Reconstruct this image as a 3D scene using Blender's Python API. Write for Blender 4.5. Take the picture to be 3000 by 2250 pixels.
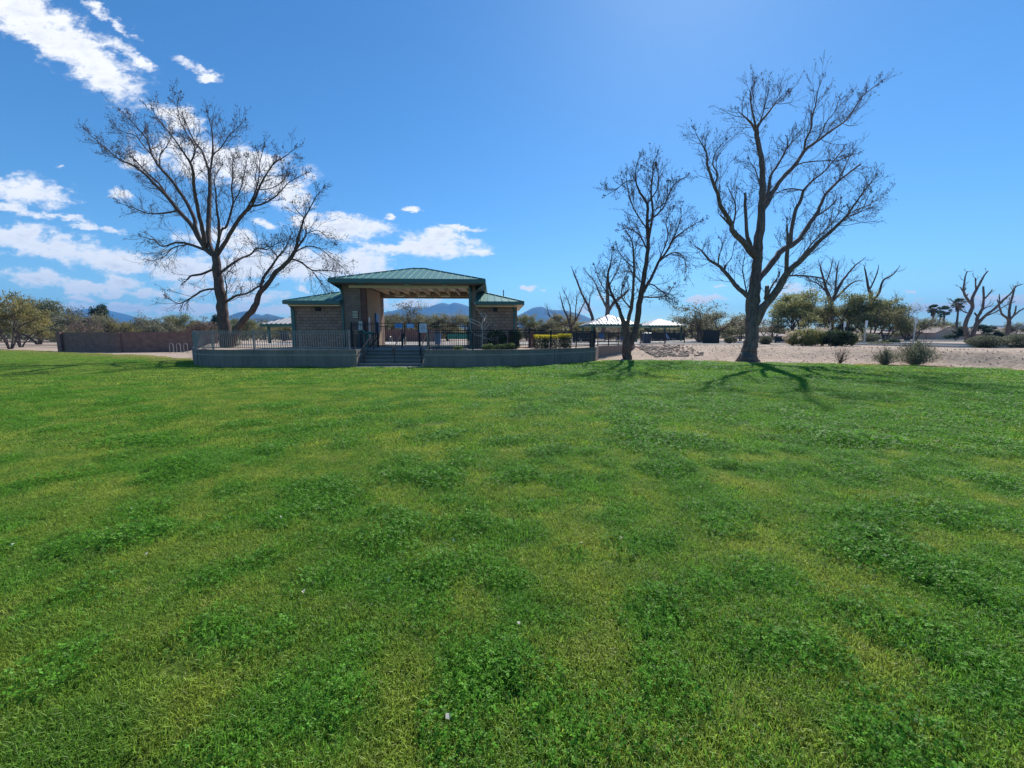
import bpy, math, random
import numpy as np
from mathutils import Vector, Matrix
R = math.radians
scene = bpy.context.scene
for o in list(bpy.data.objects): bpy.data.objects.remove(o)

# ------------------------------------------------------------------ camera
F = 1172.0; PITCH = math.atan(140.0 / F); EYE = 1.6
cam_d = bpy.data.cameras.new('camera'); cam = bpy.data.objects.new('camera', cam_d)
scene.collection.objects.link(cam)
cam.location = (0, 0, EYE); cam.rotation_euler = (R(90) - PITCH, 0, 0)
cam_d.sensor_width = 36; cam_d.lens = F / 3000 * 36; cam_d.clip_start = 0.05; cam_d.clip_end = 30000
scene.camera = cam
scene.render.resolution_x = 1024; scene.render.resolution_y = 768

# ------------------------------------------------------------------ light
SUN_AZ = R(22.9); SUN_EL = R(43.3)
sun_dir = Vector((math.sin(SUN_AZ) * math.cos(SUN_EL), math.cos(SUN_AZ) * math.cos(SUN_EL), math.sin(SUN_EL)))
sd = bpy.data.lights.new('sun', 'SUN'); sun = bpy.data.objects.new('sun', sd); scene.collection.objects.link(sun)
sd.energy = 4.6; sd.angle = R(0.55); sd.color = (1.0, 0.955, 0.88)
sun.rotation_euler = sun_dir.to_track_quat('Z', 'Y').to_euler()
scene.view_settings.view_transform = 'Standard'; scene.view_settings.look = 'None'
scene.view_settings.gamma = 1; scene.view_settings.exposure = 0.42

CT, ST = math.cos(PITCH), math.sin(PITCH)
def uvw(px, py):
    """direction slopes X/Y and Z/Y of a photograph pixel (3000 x 2250)"""
    u = (px - 1500) / F; v = (1125 - py) / F
    den = CT + v * ST
    return u / den, (v * CT - ST) / den
def P(px, py, Y):
    a, b = uvw(px, py)
    return Vector((a * Y, Y, EYE + b * Y))
def G(px, py, z=0.0):
    a, b = uvw(px, py)
    Y = (z - EYE) / b
    return Vector((a * Y, Y, z))

# ------------------------------------------------------------------ world: sky with clouds at infinity
world = bpy.data.worlds.new('World'); scene.world = world; world.use_nodes = True
wt = world.node_tree; wn = wt.nodes; wl = wt.links
for n in list(wn): wn.remove(n)
def W(t, **k):
    n = wn.new(t)
    for a, b in k.items(): setattr(n, a, b)
    return n
def wmath(op, a, b=None, c=None, clamp=False):
    n = W('ShaderNodeMath', operation=op, use_clamp=clamp)
    for i, v in enumerate((a, b, c)):
        if v is None: continue
        if isinstance(v, (int, float)): n.inputs[i].default_value = v
        else: wl.new(v, n.inputs[i])
    return n.outputs[0]
sky = W('ShaderNodeTexSky', sky_type='NISHITA', sun_disc=False, sun_elevation=SUN_EL, sun_rotation=SUN_AZ,
        altitude=900, air_density=1.0, dust_density=0.25, ozone_density=2.2)
hs = W('ShaderNodeHueSaturation'); hs.inputs['Saturation'].default_value = 1.22; hs.inputs['Value'].default_value = 1.0
wl.new(sky.outputs[0], hs.inputs['Color'])
tint = W('ShaderNodeMix', data_type='RGBA', blend_type='MULTIPLY'); tint.inputs[0].default_value = 1
wl.new(hs.outputs[0], tint.inputs[6]); tint.inputs[7].default_value = (0.80, 1.06, 1.16, 1)
tc = W('ShaderNodeTexCoord'); sx = W('ShaderNodeSeparateXYZ'); wl.new(tc.outputs['Generated'], sx.inputs[0])
yy = wmath('MAXIMUM', sx.outputs[1], 0.02)
U = wmath('DIVIDE', sx.outputs[0], yy); V = wmath('DIVIDE', sx.outputs[2], yy)
cv = W('ShaderNodeCombineXYZ'); wl.new(U, cv.inputs[0]); wl.new(V, cv.inputs[1])
def wn2(scale, det, off):
    m = W('ShaderNodeMapping'); wl.new(cv.outputs[0], m.inputs[0]); m.inputs['Location'].default_value = (off, off, 0); m.inputs['Scale'].default_value = (1, 1.7, 1)
    n = W('ShaderNodeTexNoise'); wl.new(m.outputs[0], n.inputs['Vector']); n.inputs['Scale'].default_value = scale; n.inputs['Detail'].default_value = det; n.inputs['Roughness'].default_value = .68
    return n.outputs[0]
U = wmath('ADD', U, wmath('MULTIPLY', wmath('SUBTRACT', wn2(16, 7, 1.3), .5), .11))
V = wmath('ADD', V, wmath('MULTIPLY', wmath('SUBTRACT', wn2(16, 7, 5.1), .5), .055))
CLOUDS = [  # px, py, half width, half height, tilt (deg, clockwise), weight
 (110,70,300,75,31,1),(290,200,165,62,38,1),(40,20,200,70,25,1),(330,60,110,18,38,.75),(390,165,90,22,40,.7),(588,208,75,17,26,.85),
 (525,352,72,44,10,.9),(650,480,235,60,8,1),(800,548,110,46,22,1),(430,470,110,30,5,.8),(350,572,45,20,20,.6),(180,490,16,8,0,.7),
 (60,552,150,42,9,1),(45,612,90,17,14,.9),(190,635,90,10,10,.7),(300,670,120,12,8,.6),
 (120,712,240,44,11,1),(330,765,230,36,9,1),(560,785,250,42,2,1),(820,772,260,50,2,1),(1030,775,140,50,0,1),(640,700,150,38,5,.8),
 (1010,665,125,40,4,1),(900,655,60,24,10,.9),(1270,722,150,36,4,1),(1160,725,130,20,5,.95),(1350,668,75,9,2,.85),(1390,738,55,14,8,.9),(1300,690,60,22,0,.9),
 (1150,634,16,10,0,.85),(1206,614,28,9,0,.85),(780,655,45,14,8,.85),
 (110,815,120,26,8,1),(250,838,150,22,8,1),(355,832,55,26,0,1),(460,862,75,18,0,1),(215,855,40,10,0,.8),(235,875,45,9,2,.9),(340,870,26,6,0,.8),
 (270,884,30,7,0,.8),(560,850,70,22,0,.9),(700,838,85,28,0,.9),(880,845,22,14,0,.9),(770,870,80,22,0,.9),
 (330,905,330,17,1,.95),(620,905,260,20,1,.95),(800,908,120,18,0,.95),(100,898,150,9,0,.8),
 (1190,893,90,17,-3,1),(1080,900,80,25,0,1),(1270,876,50,7,0,.6),(1558,843,30,10,0,.9),
 (1755,834,12,4,0,.7),(1760,872,40,9,0,.6),(2060,878,55,12,-6,.95),(2112,842,18,5,0,.7),(2345,850,85,22,-4,.85),(2660,861,16,6,0,.85),(2706,880,20,5,0,.8),
 (2790,897,180,17,-2,.95),(2950,878,130,16,3,.9),(2560,915,160,14,0,.6),(1740,900,60,14,0,.7)]
dens = None
for (cx, cy, rw, rh, tl, wgt) in CLOUDS:
    u0, v0 = uvw(cx, cy); sc = 1 / F * (1.0 / (CT + (1125 - cy) / F * ST))
    du = wmath('SUBTRACT', U, u0); dv = wmath('SUBTRACT', V, v0)
    c, s = math.cos(R(-tl)), math.sin(R(-tl))
    p = wmath('ADD', wmath('MULTIPLY', du, c / (rw * sc)), wmath('MULTIPLY', dv, s / (rw * sc)))
    q = wmath('ADD', wmath('MULTIPLY', du, -s / (rh * sc)), wmath('MULTIPLY', dv, c / (rh * sc)))
    d2 = wmath('ADD', wmath('MULTIPLY', p, p), wmath('MULTIPLY', q, q))
    g = wmath('MULTIPLY', wmath('EXPONENT', wmath('MULTIPLY', d2, -0.8)), wgt)
    dens = g if dens is None else wmath('MAXIMUM', dens, g)
def wnoise(scale, detail, rough, sy=1.0, off=0.0, dist=0.0):
    m = W('ShaderNodeMapping'); wl.new(cv.outputs[0], m.inputs[0]); m.inputs['Scale'].default_value = (1, sy, 1); m.inputs['Location'].default_value = (off, off * .6, 0)
    n = W('ShaderNodeTexNoise'); wl.new(m.outputs[0], n.inputs['Vector'])
    n.inputs['Scale'].default_value = scale; n.inputs['Detail'].default_value = detail; n.inputs['Roughness'].default_value = rough; n.inputs['Distortion'].default_value = dist
    return n.outputs[0]
n1 = wnoise(13, 9, 0.66, 1.9); n2 = wnoise(30, 6, 0.6, 1.6, 3.3, .4)
nn = wmath('ADD', wmath('MULTIPLY', wmath('SUBTRACT', n1, 0.5), 2.1), wmath('MULTIPLY', wmath('SUBTRACT', n2, 0.5), 0.55))
dd = wmath('ADD', dens, wmath('MULTIPLY', nn, wmath('MINIMUM', wmath('MULTIPLY', dens, 2.2), 1.0)))
mr = W('ShaderNodeMapRange', interpolation_type='SMOOTHSTEP'); wl.new(dd, mr.inputs[0]); mr.inputs[1].default_value = 0.28; mr.inputs[2].default_value = 0.86
cover = wmath('MULTIPLY', mr.outputs[0], 0.96)
n3 = wnoise(7, 6, 0.6, 3.0, 7.7)
mr2 = W('ShaderNodeMapRange'); wl.new(n3, mr2.inputs[0]); mr2.inputs[1].default_value = 0.42; mr2.inputs[2].default_value = 0.60
thick = W('ShaderNodeMapRange'); wl.new(dd, thick.inputs[0]); thick.inputs[1].default_value = 0.75; thick.inputs[2].default_value = 1.3
sh = wmath('MULTIPLY', mr2.outputs[0], thick.outputs[0], clamp=True)
ccol = W('ShaderNodeMix', data_type='RGBA'); wl.new(sh, ccol.inputs[0])
ccol.inputs[6].default_value = (8.8, 8.8, 8.9, 1); ccol.inputs[7].default_value = (5.9, 6.1, 6.9, 1)
mixc = W('ShaderNodeMix', data_type='RGBA'); wl.new(cover, mixc.inputs[0]); wl.new(tint.outputs[2], mixc.inputs[6]); wl.new(ccol.outputs[2], mixc.inputs[7])
bg = W('ShaderNodeBackground'); bg.inputs['Strength'].default_value = 0.1; wl.new(mixc.outputs[2], bg.inputs['Color'])
wo = W('ShaderNodeOutputWorld'); wl.new(bg.outputs[0], wo.inputs['Surface'])
world.cycles.sampling_method = 'MANUAL'; world.cycles.sample_map_resolution = 1024

# ------------------------------------------------------------------ materials
def mat(name, col, rough=0.8, metal=0.0, var=0.0, vscale=3.0, col2=None, bump=0.0, bscale=20.0, spec=0.4, trans=0.0, island=0.0, detail=5, stretch=(1, 1, 1)):
    m = bpy.data.materials.new(name); m.use_nodes = True
    nt = m.node_tree; n = nt.nodes; l = nt.links
    b = n['Principled BSDF']; b.inputs['Roughness'].default_value = rough; b.inputs['Metallic'].default_value = metal
    b.inputs['Specular IOR Level'].default_value = spec
    geo = n.new('ShaderNodeNewGeometry'); mp = n.new('ShaderNodeMapping'); mp.inputs['Scale'].default_value = stretch
    l.new(geo.outputs['Position'], mp.inputs[0])
    cur = None
    c2 = col2 if col2 else tuple(c * (1 - var) for c in col)
    if var > 0 or col2:
        no = n.new('ShaderNodeTexNoise'); no.inputs['Scale'].default_value = vscale; no.inputs['Detail'].default_value = detail; no.inputs['Roughness'].default_value = .6
        l.new(mp.outputs[0], no.inputs['Vector'])
        mr = n.new('ShaderNodeMapRange'); mr.inputs[1].default_value = .33; mr.inputs[2].default_value = .67; l.new(no.outputs[0], mr.inputs[0])
        mx = n.new('ShaderNodeMix'); mx.data_type = 'RGBA'; l.new(mr.outputs[0], mx.inputs[0])
        mx.inputs[6].default_value = (*col, 1); mx.inputs[7].default_value = (*c2, 1); cur = mx.outputs[2]
    if island > 0:
        h = n.new('ShaderNodeHueSaturation')
        mr = n.new('ShaderNodeMapRange'); mr.inputs[3].default_value = 1 - island; mr.inputs[4].default_value = 1 + island
        l.new(geo.outputs['Random Per Island'], mr.inputs[0]); l.new(mr.outputs[0], h.inputs['Value'])
        if cur: l.new(cur, h.inputs['Color'])
        else: h.inputs['Color'].default_value = (*col, 1)
        cur = h.outputs[0]
    if cur: l.new(cur, b.inputs['Base Color'])
    else: b.inputs['Base Color'].default_value = (*col, 1)
    if bump > 0:
        nb = n.new('ShaderNodeTexNoise'); nb.inputs['Scale'].default_value = bscale; nb.inputs['Detail'].default_value = 6; l.new(mp.outputs[0], nb.inputs['Vector'])
        bm = n.new('ShaderNodeBump'); bm.inputs['Strength'].default_value = bump; bm.inputs['Distance'].default_value = 0.03
        l.new(nb.outputs[0], bm.inputs['Height']); l.new(bm.outputs[0], b.inputs['Normal'])
    if trans > 0:
        tr = n.new('ShaderNodeBsdfTranslucent'); ms = n.new('ShaderNodeMixShader'); ms.inputs[0].default_value = trans
        if cur: l.new(cur, tr.inputs['Color'])
        else: tr.inputs['Color'].default_value = (*col, 1)
        l.new(b.outputs[0], ms.inputs[1]); l.new(tr.outputs[0], ms.inputs[2]); l.new(ms.outputs[0], n['Material Output'].inputs['Surface'])
    return m

def block_mat(name, c1, c2, mortar, bw, bh, msize=0.012, rough=0.9):
    m = bpy.data.materials.new(name); m.use_nodes = True
    nt = m.node_tree; n = nt.nodes; l = nt.links; b = n['Principled BSDF']; b.inputs['Roughness'].default_value = rough; b.inputs['Specular IOR Level'].default_value = .25
    tcn = n.new('ShaderNodeTexCoord'); s = n.new('ShaderNodeSeparateXYZ'); l.new(tcn.outputs['Object'], s.inputs[0])
    a = n.new('ShaderNodeMath'); a.operation = 'ADD'; l.new(s.outputs[0], a.inputs[0]); l.new(s.outputs[1], a.inputs[1])
    c = n.new('ShaderNodeCombineXYZ'); l.new(a.outputs[0], c.inputs[0]); l.new(s.outputs[2], c.inputs[1])
    br = n.new('ShaderNodeTexBrick'); l.new(c.outputs[0], br.inputs['Vector'])
    br.inputs['Color1'].default_value = (*c1, 1); br.inputs['Color2'].default_value = (*c2, 1); br.inputs['Mortar'].default_value = (*mortar, 1)
    br.inputs['Scale'].default_value = 1; br.inputs['Mortar Size'].default_value = msize; br.inputs['Brick Width'].default_value = bw; br.inputs['Row Height'].default_value = bh
    br.inputs['Mortar Smooth'].default_value = .3
    no = n.new('ShaderNodeTexNoise'); no.inputs['Scale'].default_value = 2.5; no.inputs['Detail'].default_value = 8; l.new(tcn.outputs['Object'], no.inputs['Vector'])
    mr = n.new('ShaderNodeMapRange'); mr.inputs[1].default_value = .3; mr.inputs[2].default_value = .7; mr.inputs[3].default_value = .78; mr.inputs[4].default_value = 1.12; l.new(no.outputs[0], mr.inputs[0])
    hv = n.new('ShaderNodeHueSaturation'); l.new(br.outputs[0], hv.inputs['Color']); l.new(mr.outputs[0], hv.inputs['Value']); l.new(hv.outputs[0], b.inputs['Base Color'])
    n2 = n.new('ShaderNodeTexNoise'); n2.inputs['Scale'].default_value = 40; n2.inputs['Detail'].default_value = 6; l.new(tcn.outputs['Object'], n2.inputs['Vector'])
    mm = n.new('ShaderNodeMath'); mm.operation = 'MULTIPLY_ADD'; l.new(br.outputs['Fac'], mm.inputs[0]); mm.inputs[1].default_value = -1.2; l.new(n2.outputs[0], mm.inputs[2])
    bm = n.new('ShaderNodeBump'); bm.inputs['Strength'].default_value = .5; bm.inputs['Distance'].default_value = .02; l.new(mm.outputs[0], bm.inputs['Height']); l.new(bm.outputs[0], b.inputs['Normal'])
    return m

M = {}
M['bark'] = mat('bark', (.15, .105, .085), .95, var=.65, vscale=9, bump=.8, bscale=14, stretch=(1, 1, .3))
M['bark_grey'] = mat('bark_grey', (.19, .15, .13), .95, var=.6, vscale=8, bump=.8, bscale=12, stretch=(1, 1, .3))
M['twig'] = mat('twig', (.115, .08, .075), .9)
M['seed'] = mat('seed', (.075, .05, .05), .9)
M['bark_pale'] = mat('bark_pale', (.45, .42, .38), .8, var=.2)
M['cmu'] = block_mat('split_block', (.33, .215, .165), (.255, .165, .128), (.15, .10, .08), .405, .203, .018)
M['cmu_small'] = block_mat('ribbed_block', (.28, .195, .155), (.24, .165, .13), (.17, .12, .10), .2, .1, .01)
M['brick_dark'] = block_mat('dark_brick', (.20, .085, .07), (.15, .065, .05), (.12, .08, .07), .3, .1)
M['brick_wall'] = block_mat('red_block', (.32, .165, .13), (.26, .135, .11), (.18, .10, .085), .4, .1, .01)
M['tan'] = mat('tan_stucco', (.40, .29, .21), .9, var=.12, bump=.2, bscale=60)
M['brown_wall'] = mat('brown_stucco', (.34, .235, .19), .9, var=.12, bump=.2, bscale=60)
M['cream'] = mat('cream_paint', (.72, .60, .45), .6, var=.06)
M['teal'] = mat('teal_roof_metal', (.085, .235, .21), .5, metal=.25, var=.10, vscale=.7, spec=.5)
M['teal_trim'] = mat('teal_trim', (.035, .115, .11), .45, var=.08)
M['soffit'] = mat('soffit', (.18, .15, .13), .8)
M['galv'] = mat('pale_ribbed_metal', (.52, .49, .46), .5, metal=.05, var=.08, vscale=1.2)
M['green_post'] = mat('green_steel', (.03, .12, .095), .5)
M['black_iron'] = mat('black_iron', (.018, .02, .024), .62, spec=.25)
M['sunlit_iron'] = mat('sunlit_iron', (.17, .17, .18), .4, spec=.5)  # iron paled to stand for sun glinting on the pickets
M['steel'] = mat('steel', (.45, .44, .42), .4, metal=.7)
M['rack_grey'] = mat('weathered_rack_steel', (.30, .28, .26), .6)
M['concrete_deck'] = mat('concrete_deck', (.56, .52, .46), .9, var=.12, vscale=1.5)
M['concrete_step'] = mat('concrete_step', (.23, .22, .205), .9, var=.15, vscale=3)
M['concrete_shaded'] = mat('concrete_riser_shade', (.16, .15, .14), .9, var=.15, vscale=3)  # step concrete darkened: shade on the risers put into the colour
M['glass_dark'] = mat('dark_window', (.02, .022, .025), .15)
M['lamp_lens'] = mat('lamp_lens', (.55, .53, .48), .4)
M['sign_blue'] = mat('sign_blue', (.10, .30, .62), .5)
M['sign_white'] = mat('sign_white', (.75, .72, .74), .5)
M['sign_ink'] = mat('sign_ink', (.03, .05, .16), .6)
M['sign_red'] = mat('sign_red', (.5, .08, .08), .6)
M['blue_plastic'] = mat('blue_plastic', (.03, .13, .40), .45)
M['navy'] = mat('navy_metal', (.03, .045, .09), .5)
M['screen'] = mat('dark_screen', (.022, .03, .034), .8, var=.2)
M['green_screen'] = mat('green_screen', (.04, .22, .16), .8, var=.15)
M['rock'] = mat('rock', (.46, .35, .27), .9, var=.4, vscale=3, island=.35, bump=.6, bscale=9)
M['water'] = mat('pool_water', (.03, .36, .42), .06, spec=.6)
M['roof_tile'] = mat('roof_shingle', (.36, .28, .24), .9, var=.2, vscale=6)
M['house_wall'] = mat('house_stucco', (.42, .33, .27), .9, var=.08)
M['asphalt'] = mat('asphalt', (.20, .20, .205), .9, var=.12)
M['kerb'] = mat('kerb', (.55, .52, .47), .9, var=.1)
M['petal'] = mat('petal', (.62, .57, .46), .8, var=.4, vscale=1.5)

def leafmat(name, c1, c2, trans=.3, isl=.35, vs=.9):
    return mat(name, c1, .65, col2=c2, vscale=vs, trans=trans, island=isl, spec=.25)
M['leaf_olive'] = leafmat('leaf_olive', (.25, .25, .10), (.18, .19, .08), .42)
M['leaf_grey'] = leafmat('leaf_greygreen', (.26, .245, .14), (.20, .19, .115), .42)
M['leaf_yellow'] = leafmat('leaf_yellowgreen', (.33, .28, .10), (.23, .225, .09), .42)
M['leaf_green'] = leafmat('leaf_green', (.32, .315, .125), (.23, .24, .10), .45)
M['leaf_dark'] = leafmat('leaf_dark', (.06, .11, .045), (.035, .07, .035))
M['leaf_shrub'] = leafmat('leaf_shrub', (.035, .07, .035), (.09, .12, .06))
M['leaf_cover'] = leafmat('leaf_groundcover', (.20, .27, .08), (.10, .16, .06))
M['leaf_hedge'] = leafmat('leaf_hedge', (.10, .14, .03), (.06, .09, .03))
M['flower_yellow'] = leafmat('flower_yellow', (.80, .66, .05), (.62, .55, .06), .4, .2)
M['plume'] = leafmat('plume', (.62, .53, .40), (.50, .42, .32), .4, .2)
M['leaf_sage'] = leafmat('leaf_sage', (.22, .23, .15), (.15, .16, .105), .4)
M['leaf_rust'] = leafmat('leaf_rust', (.29, .20, .14), (.21, .145, .11))
M['leaf_palm'] = leafmat('leaf_palm', (.10, .15, .07), (.06, .10, .05))
M['thatch'] = leafmat('palm_thatch', (.26, .19, .12), (.18, .13, .08))

# concrete of the retaining wall: vertical streaks and a paler board-mark line
def retaining_mat():
    m = mat('retaining_concrete', (.215, .185, .165), .92, var=.3, vscale=1.4, bump=.25, bscale=30, stretch=(1, 1, .6))
    n = m.node_tree.nodes; l = m.node_tree.links; b = n['Principled BSDF']
    src = b.inputs['Base Color'].links[0].from_socket
    g = n.new('ShaderNodeNewGeometry'); s = n.new('ShaderNodeSeparateXYZ'); l.new(g.outputs['Position'], s.inputs[0])
    no = n.new('ShaderNodeTexNoise'); no.inputs['Scale'].default_value = 5; no.inputs['Detail'].default_value = 7
    mp = n.new('ShaderNodeMapping'); mp.inputs['Scale'].default_value = (1.2, 1.2, .15); l.new(g.outputs['Position'], mp.inputs[0]); l.new(mp.outputs[0], no.inputs['Vector'])
    w = n.new('ShaderNodeMapRange'); w.inputs[1].default_value = .4; w.inputs[2].default_value = .7; w.inputs[3].default_value = 1.08; w.inputs[4].default_value = .84; l.new(no.outputs[0], w.inputs[0])
    h = n.new('ShaderNodeHueSaturation'); l.new(src, h.inputs['Color']); l.new(w.outputs[0], h.inputs['Value'])
    # thin pale efflorescence line at 0.66 m
    d = n.new('ShaderNodeMath'); d.operation = 'SUBTRACT'; l.new(s.outputs[2], d.inputs[0]); d.inputs[1].default_value = .64
    ab = n.new('ShaderNodeMath'); ab.operation = 'ABSOLUTE'; l.new(d.outputs[0], ab.inputs[0])
    lt = n.new('ShaderNodeMapRange'); lt.inputs[1].default_value = .012; lt.inputs[2].default_value = .05; lt.inputs[3].default_value = .35; lt.inputs[4].default_value = 0; l.new(ab.outputs[0], lt.inputs[0])
    mm = n.new('ShaderNodeMath'); mm.operation = 'MULTIPLY'; l.new(lt.outputs[0], mm.inputs[0]); l.new(no.outputs[0], mm.inputs[1])
    mx = n.new('ShaderNodeMix'); mx.data_type = 'RGBA'; l.new(mm.outputs[0], mx.inputs[0]); l.new(h.outputs[0], mx.inputs[6]); mx.inputs[7].default_value = (.75, .72, .68, 1)
    l.new(mx.outputs[2], b.inputs['Base Color'])
    return m
M['retaining'] = retaining_mat()

# ------------------------------------------------------------------ mesh helpers
C = scene.collection
class MB:
    def __init__(s): s.v = []; s.f = []
    def add(s, vs, fs):
        k = len(s.v); s.v.extend(vs); s.f.extend([tuple(i + k for i in f) for f in fs])
    def box(s, x0, x1, y0, y1, z0, z1):
        s.add([(x0,y0,z0),(x1,y0,z0),(x1,y1,z0),(x0,y1,z0),(x0,y0,z1),(x1,y0,z1),(x1,y1,z1),(x0,y1,z1)],
              [(0,3,2,1),(4,5,6,7),(0,1,5,4),(1,2,6,5),(2,3,7,6),(3,0,4,7)])
        return s
    def bar(s, a, b, w, h):
        """box section w wide (horizontal), h high between two points"""
        a = Vector(a); b = Vector(b); d = (b - a).normalized()
        up = Vector((0,0,1)) if abs(d.z) < .98 else Vector((0,1,0))
        sd_ = d.cross(up).normalized() * (w / 2); u = sd_.cross(d).normalized() * (h / 2)
        vs = [a - sd_ - u, a + sd_ - u, a + sd_ + u, a - sd_ + u, b - sd_ - u, b + sd_ - u, b + sd_ + u, b - sd_ + u]
        s.add([tuple(v) for v in vs], [(0,1,2,3),(7,6,5,4),(0,4,5,1),(1,5,6,2),(2,6,7,3),(3,7,4,0)])
        return s
    def tube(s, pts, rad, n=6, cap=False):
        k0 = len(s.v); m = len(pts); ref = None
        for i in range(m):
            p = pts[i]
            d = (pts[min(i+1, m-1)] - pts[max(i-1, 0)])
            if d.length < 1e-9: d = Vector((0,0,1))
            d.normalize()
            if ref is None: ref = Vector((1,0,0)) if abs(d.x) < .8 else Vector((0,1,0))
            a = d.cross(ref).normalized(); b = d.cross(a); ref = -b if False else b.cross(d) if False else ref
            r = rad[i] if hasattr(rad, '__len__') else rad
            for j in range(n):
                t = 2 * math.pi * j / n; ct = math.cos(t) * r; st = math.sin(t) * r
                s.v.append((p.x + a.x*ct + b.x*st, p.y + a.y*ct + b.y*st, p.z + a.z*ct + b.z*st))
        for i in range(m - 1):
            for j in range(n):
                a = k0 + i*n + j; b = k0 + i*n + (j+1) % n
                s.f.append((a, b, b + n, a + n))
        if cap:
            s.f.append(tuple(k0 + j for j in range(n))[::-1]); s.f.append(tuple(k0 + (m-1)*n + j for j in range(n)))
        return s
    def build(s, name, m, parent=None, smooth=False, bevel=0):
        me = bpy.data.meshes.new(name); me.from_pydata(s.v, [], s.f); me.materials.append(m)
        if smooth: me.polygons.foreach_set('use_smooth', [True] * len(me.polygons))
        me.update()
        o = bpy.data.objects.new(name, me); C.objects.link(o)
        if parent: o.parent = parent
        if bevel:
            b = o.modifiers.new('bevel', 'BEVEL'); b.width = bevel; b.segments = 2; b.limit_method = 'ANGLE'
        return o
def tag(o, label=None, cat=None, group=None, kind=None):
    if label: o['label'] = label
    if cat: o['category'] = cat
    if group: o['group'] = group
    if kind: o['kind'] = kind
    return o
def empty(name, loc=(0,0,0), rz=0.0):
    o = bpy.data.objects.new(name, None); C.objects.link(o); o.location = loc; o.rotation_euler = (0,0,rz); o.empty_display_size = .2
    return o
def copy_tree(o, parent=None):
    c = o.copy(); C.objects.link(c)
    if parent: c.parent = parent
    for ch in list(o.children): copy_tree(ch, c)
    return c
def sstep(a, b, x):
    t = np.clip((x - a) / (b - a), 0, 1); return t * t * (3 - 2 * t)
# value noise in numpy
_prm = np.random.RandomState(5).rand(256, 256)
def vnoise(x, y):
    xi = np.floor(x).astype(int); yi = np.floor(y).astype(int); xf = x - xi; yf = y - yi
    xf = xf * xf * (3 - 2 * xf); yf = yf * yf * (3 - 2 * yf)
    g = lambda a, b: _prm[a % 256, b % 256]
    return (g(xi, yi) * (1 - xf) + g(xi + 1, yi) * xf) * (1 - yf) + (g(xi, yi + 1) * (1 - xf) + g(xi + 1, yi + 1) * xf) * yf
def fbm(x, y, o=4):
    s = 0; a = .5; t = 0
    for i in range(o):
        s = s + a * vnoise(x * 2 ** i + 17 * i, y * 2 ** i + 31 * i); t += a; a *= .5
    return s / t

# ------------------------------------------------------------------ ground
PLAT = 0.86
WALL_L = [(-8.05,20.75),(-10.2,20.6),(-12.6,20.6),(-14.6,20.75),(-16.1,21.15),(-17.3,21.9),(-18.3,23.0),(-19.5,24.5),(-20.9,26.2)]
WALL_R = [(-4.55,20.75),(-3.2,20.7),(-1.8,20.75),(-.4,21.0),(.9,21.5),(2.1,22.25),(3.2,23.2),(4.3,24.35),(5.35,25.7)]
WALL_B = [(6.2,28.7),(7.4,29.9),(8.7,31.3),(10.1,33.0)]
EDGE = [(-400,62),(-60,47),(-42,38.5),(-30,32),(-23.6,28),(-21.0,26.2),(5.35,25.7),(9.3,26.4),(13.5,24.5),(19.1,22.4),(21.5,21.3),(23.9,18.7),(26.5,12),(29,0),(32,-30)]
ex = np.array([e[0] for e in EDGE]); ey = np.array([e[1] for e in EDGE])
def edge_y(x): return np.interp(x, ex, ey)
def height(x, y):
    """terrain height outside the lawn"""
    x = np.asarray(x, float); y = np.asarray(y, float)
    d = y - edge_y(x)
    ramp = np.interp(x, [5, 12, 18, 30], [9.5, 10.5, 8, 6.5])
    zr = PLAT * sstep(np.interp(x, [12, 19], [.8, 1.8]), ramp, d)
    # platform behind the curved walls
    inside_r = (y > np.interp(x, [p[0] for p in WALL_R], [p[1] for p in WALL_R]) + .45) & (x <= 5.35)
    xb = np.interp(y, [25.7, 28.7, 29.9, 31.3, 33.0, 45], [5.3, 6.1, 7.3, 8.6, 10.0, 16])
    inside_b = (y > 25.7) & (x < xb - .35)
    lb = np.interp(y, [20.6, 21.9, 24.5, 26.2, 34, 60], [-10.2, -17.2, -19.4, -20.8, -27.4, -48.5])
    left = PLAT * sstep(.1, 2.6, x - lb) * (y > 26.3) + PLAT * ((x > lb + .4) & (y <= 26.3))
    wl_y = np.interp(x, [-20.9,-19.5,-18.3,-17.3,-16.1,-14.6,-12.6,-8], [26.2,24.5,23.0,21.9,21.15,20.75,20.6,20.6])
    left = np.where((y <= 26.3) & (y < wl_y + .42), 0, left)
    z = np.where(x < -4.5, left, np.where(inside_r | inside_b, PLAT, zr))
    z = np.where((x > -8.1) & (x < -4.5), np.where(y > 23, PLAT, 0), z)
    return z
def ground_z(x, y): return float(height(np.array([x]), np.array([y]))[0])

xs = np.concatenate([[-9000,-4000,-2000,-900,-400,-200,-120,-80], np.arange(-60, -30, 1.0), np.arange(-30, 30, .3), np.arange(30, 60, 1.0), [60,80,120,200,400,900,2000,4000,9000]])
ys = np.concatenate([[-3000,-300,-60,-20,0,8], np.arange(14, 40, .3), np.arange(40, 70, 1.2), [75,90,120,180,300,600,1200,2500,5000,9000]])
XX, YY = np.meshgrid(xs, ys); ZZ = height(XX, YY)
bumpy = (fbm(XX * .8, YY * .8, 3) - .5) * .12 * ((ZZ > .03) & (ZZ < PLAT - .02)) 
far = sstep(70, 400, YY) * 0
ZZ = ZZ + bumpy - 0.03
me = bpy.data.meshes.new('terrain'); nx, ny = len(xs), len(ys)
vs = np.stack([XX, YY, ZZ], -1).reshape(-1, 3)
fs = [(j*nx+i, j*nx+i+1, (j+1)*nx+i+1, (j+1)*nx+i) for j in range(ny-1) for i in range(nx-1)]
me.from_pydata(vs.tolist(), [], fs)
me.polygons.foreach_set('use_smooth', [True] * len(me.polygons))
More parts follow.
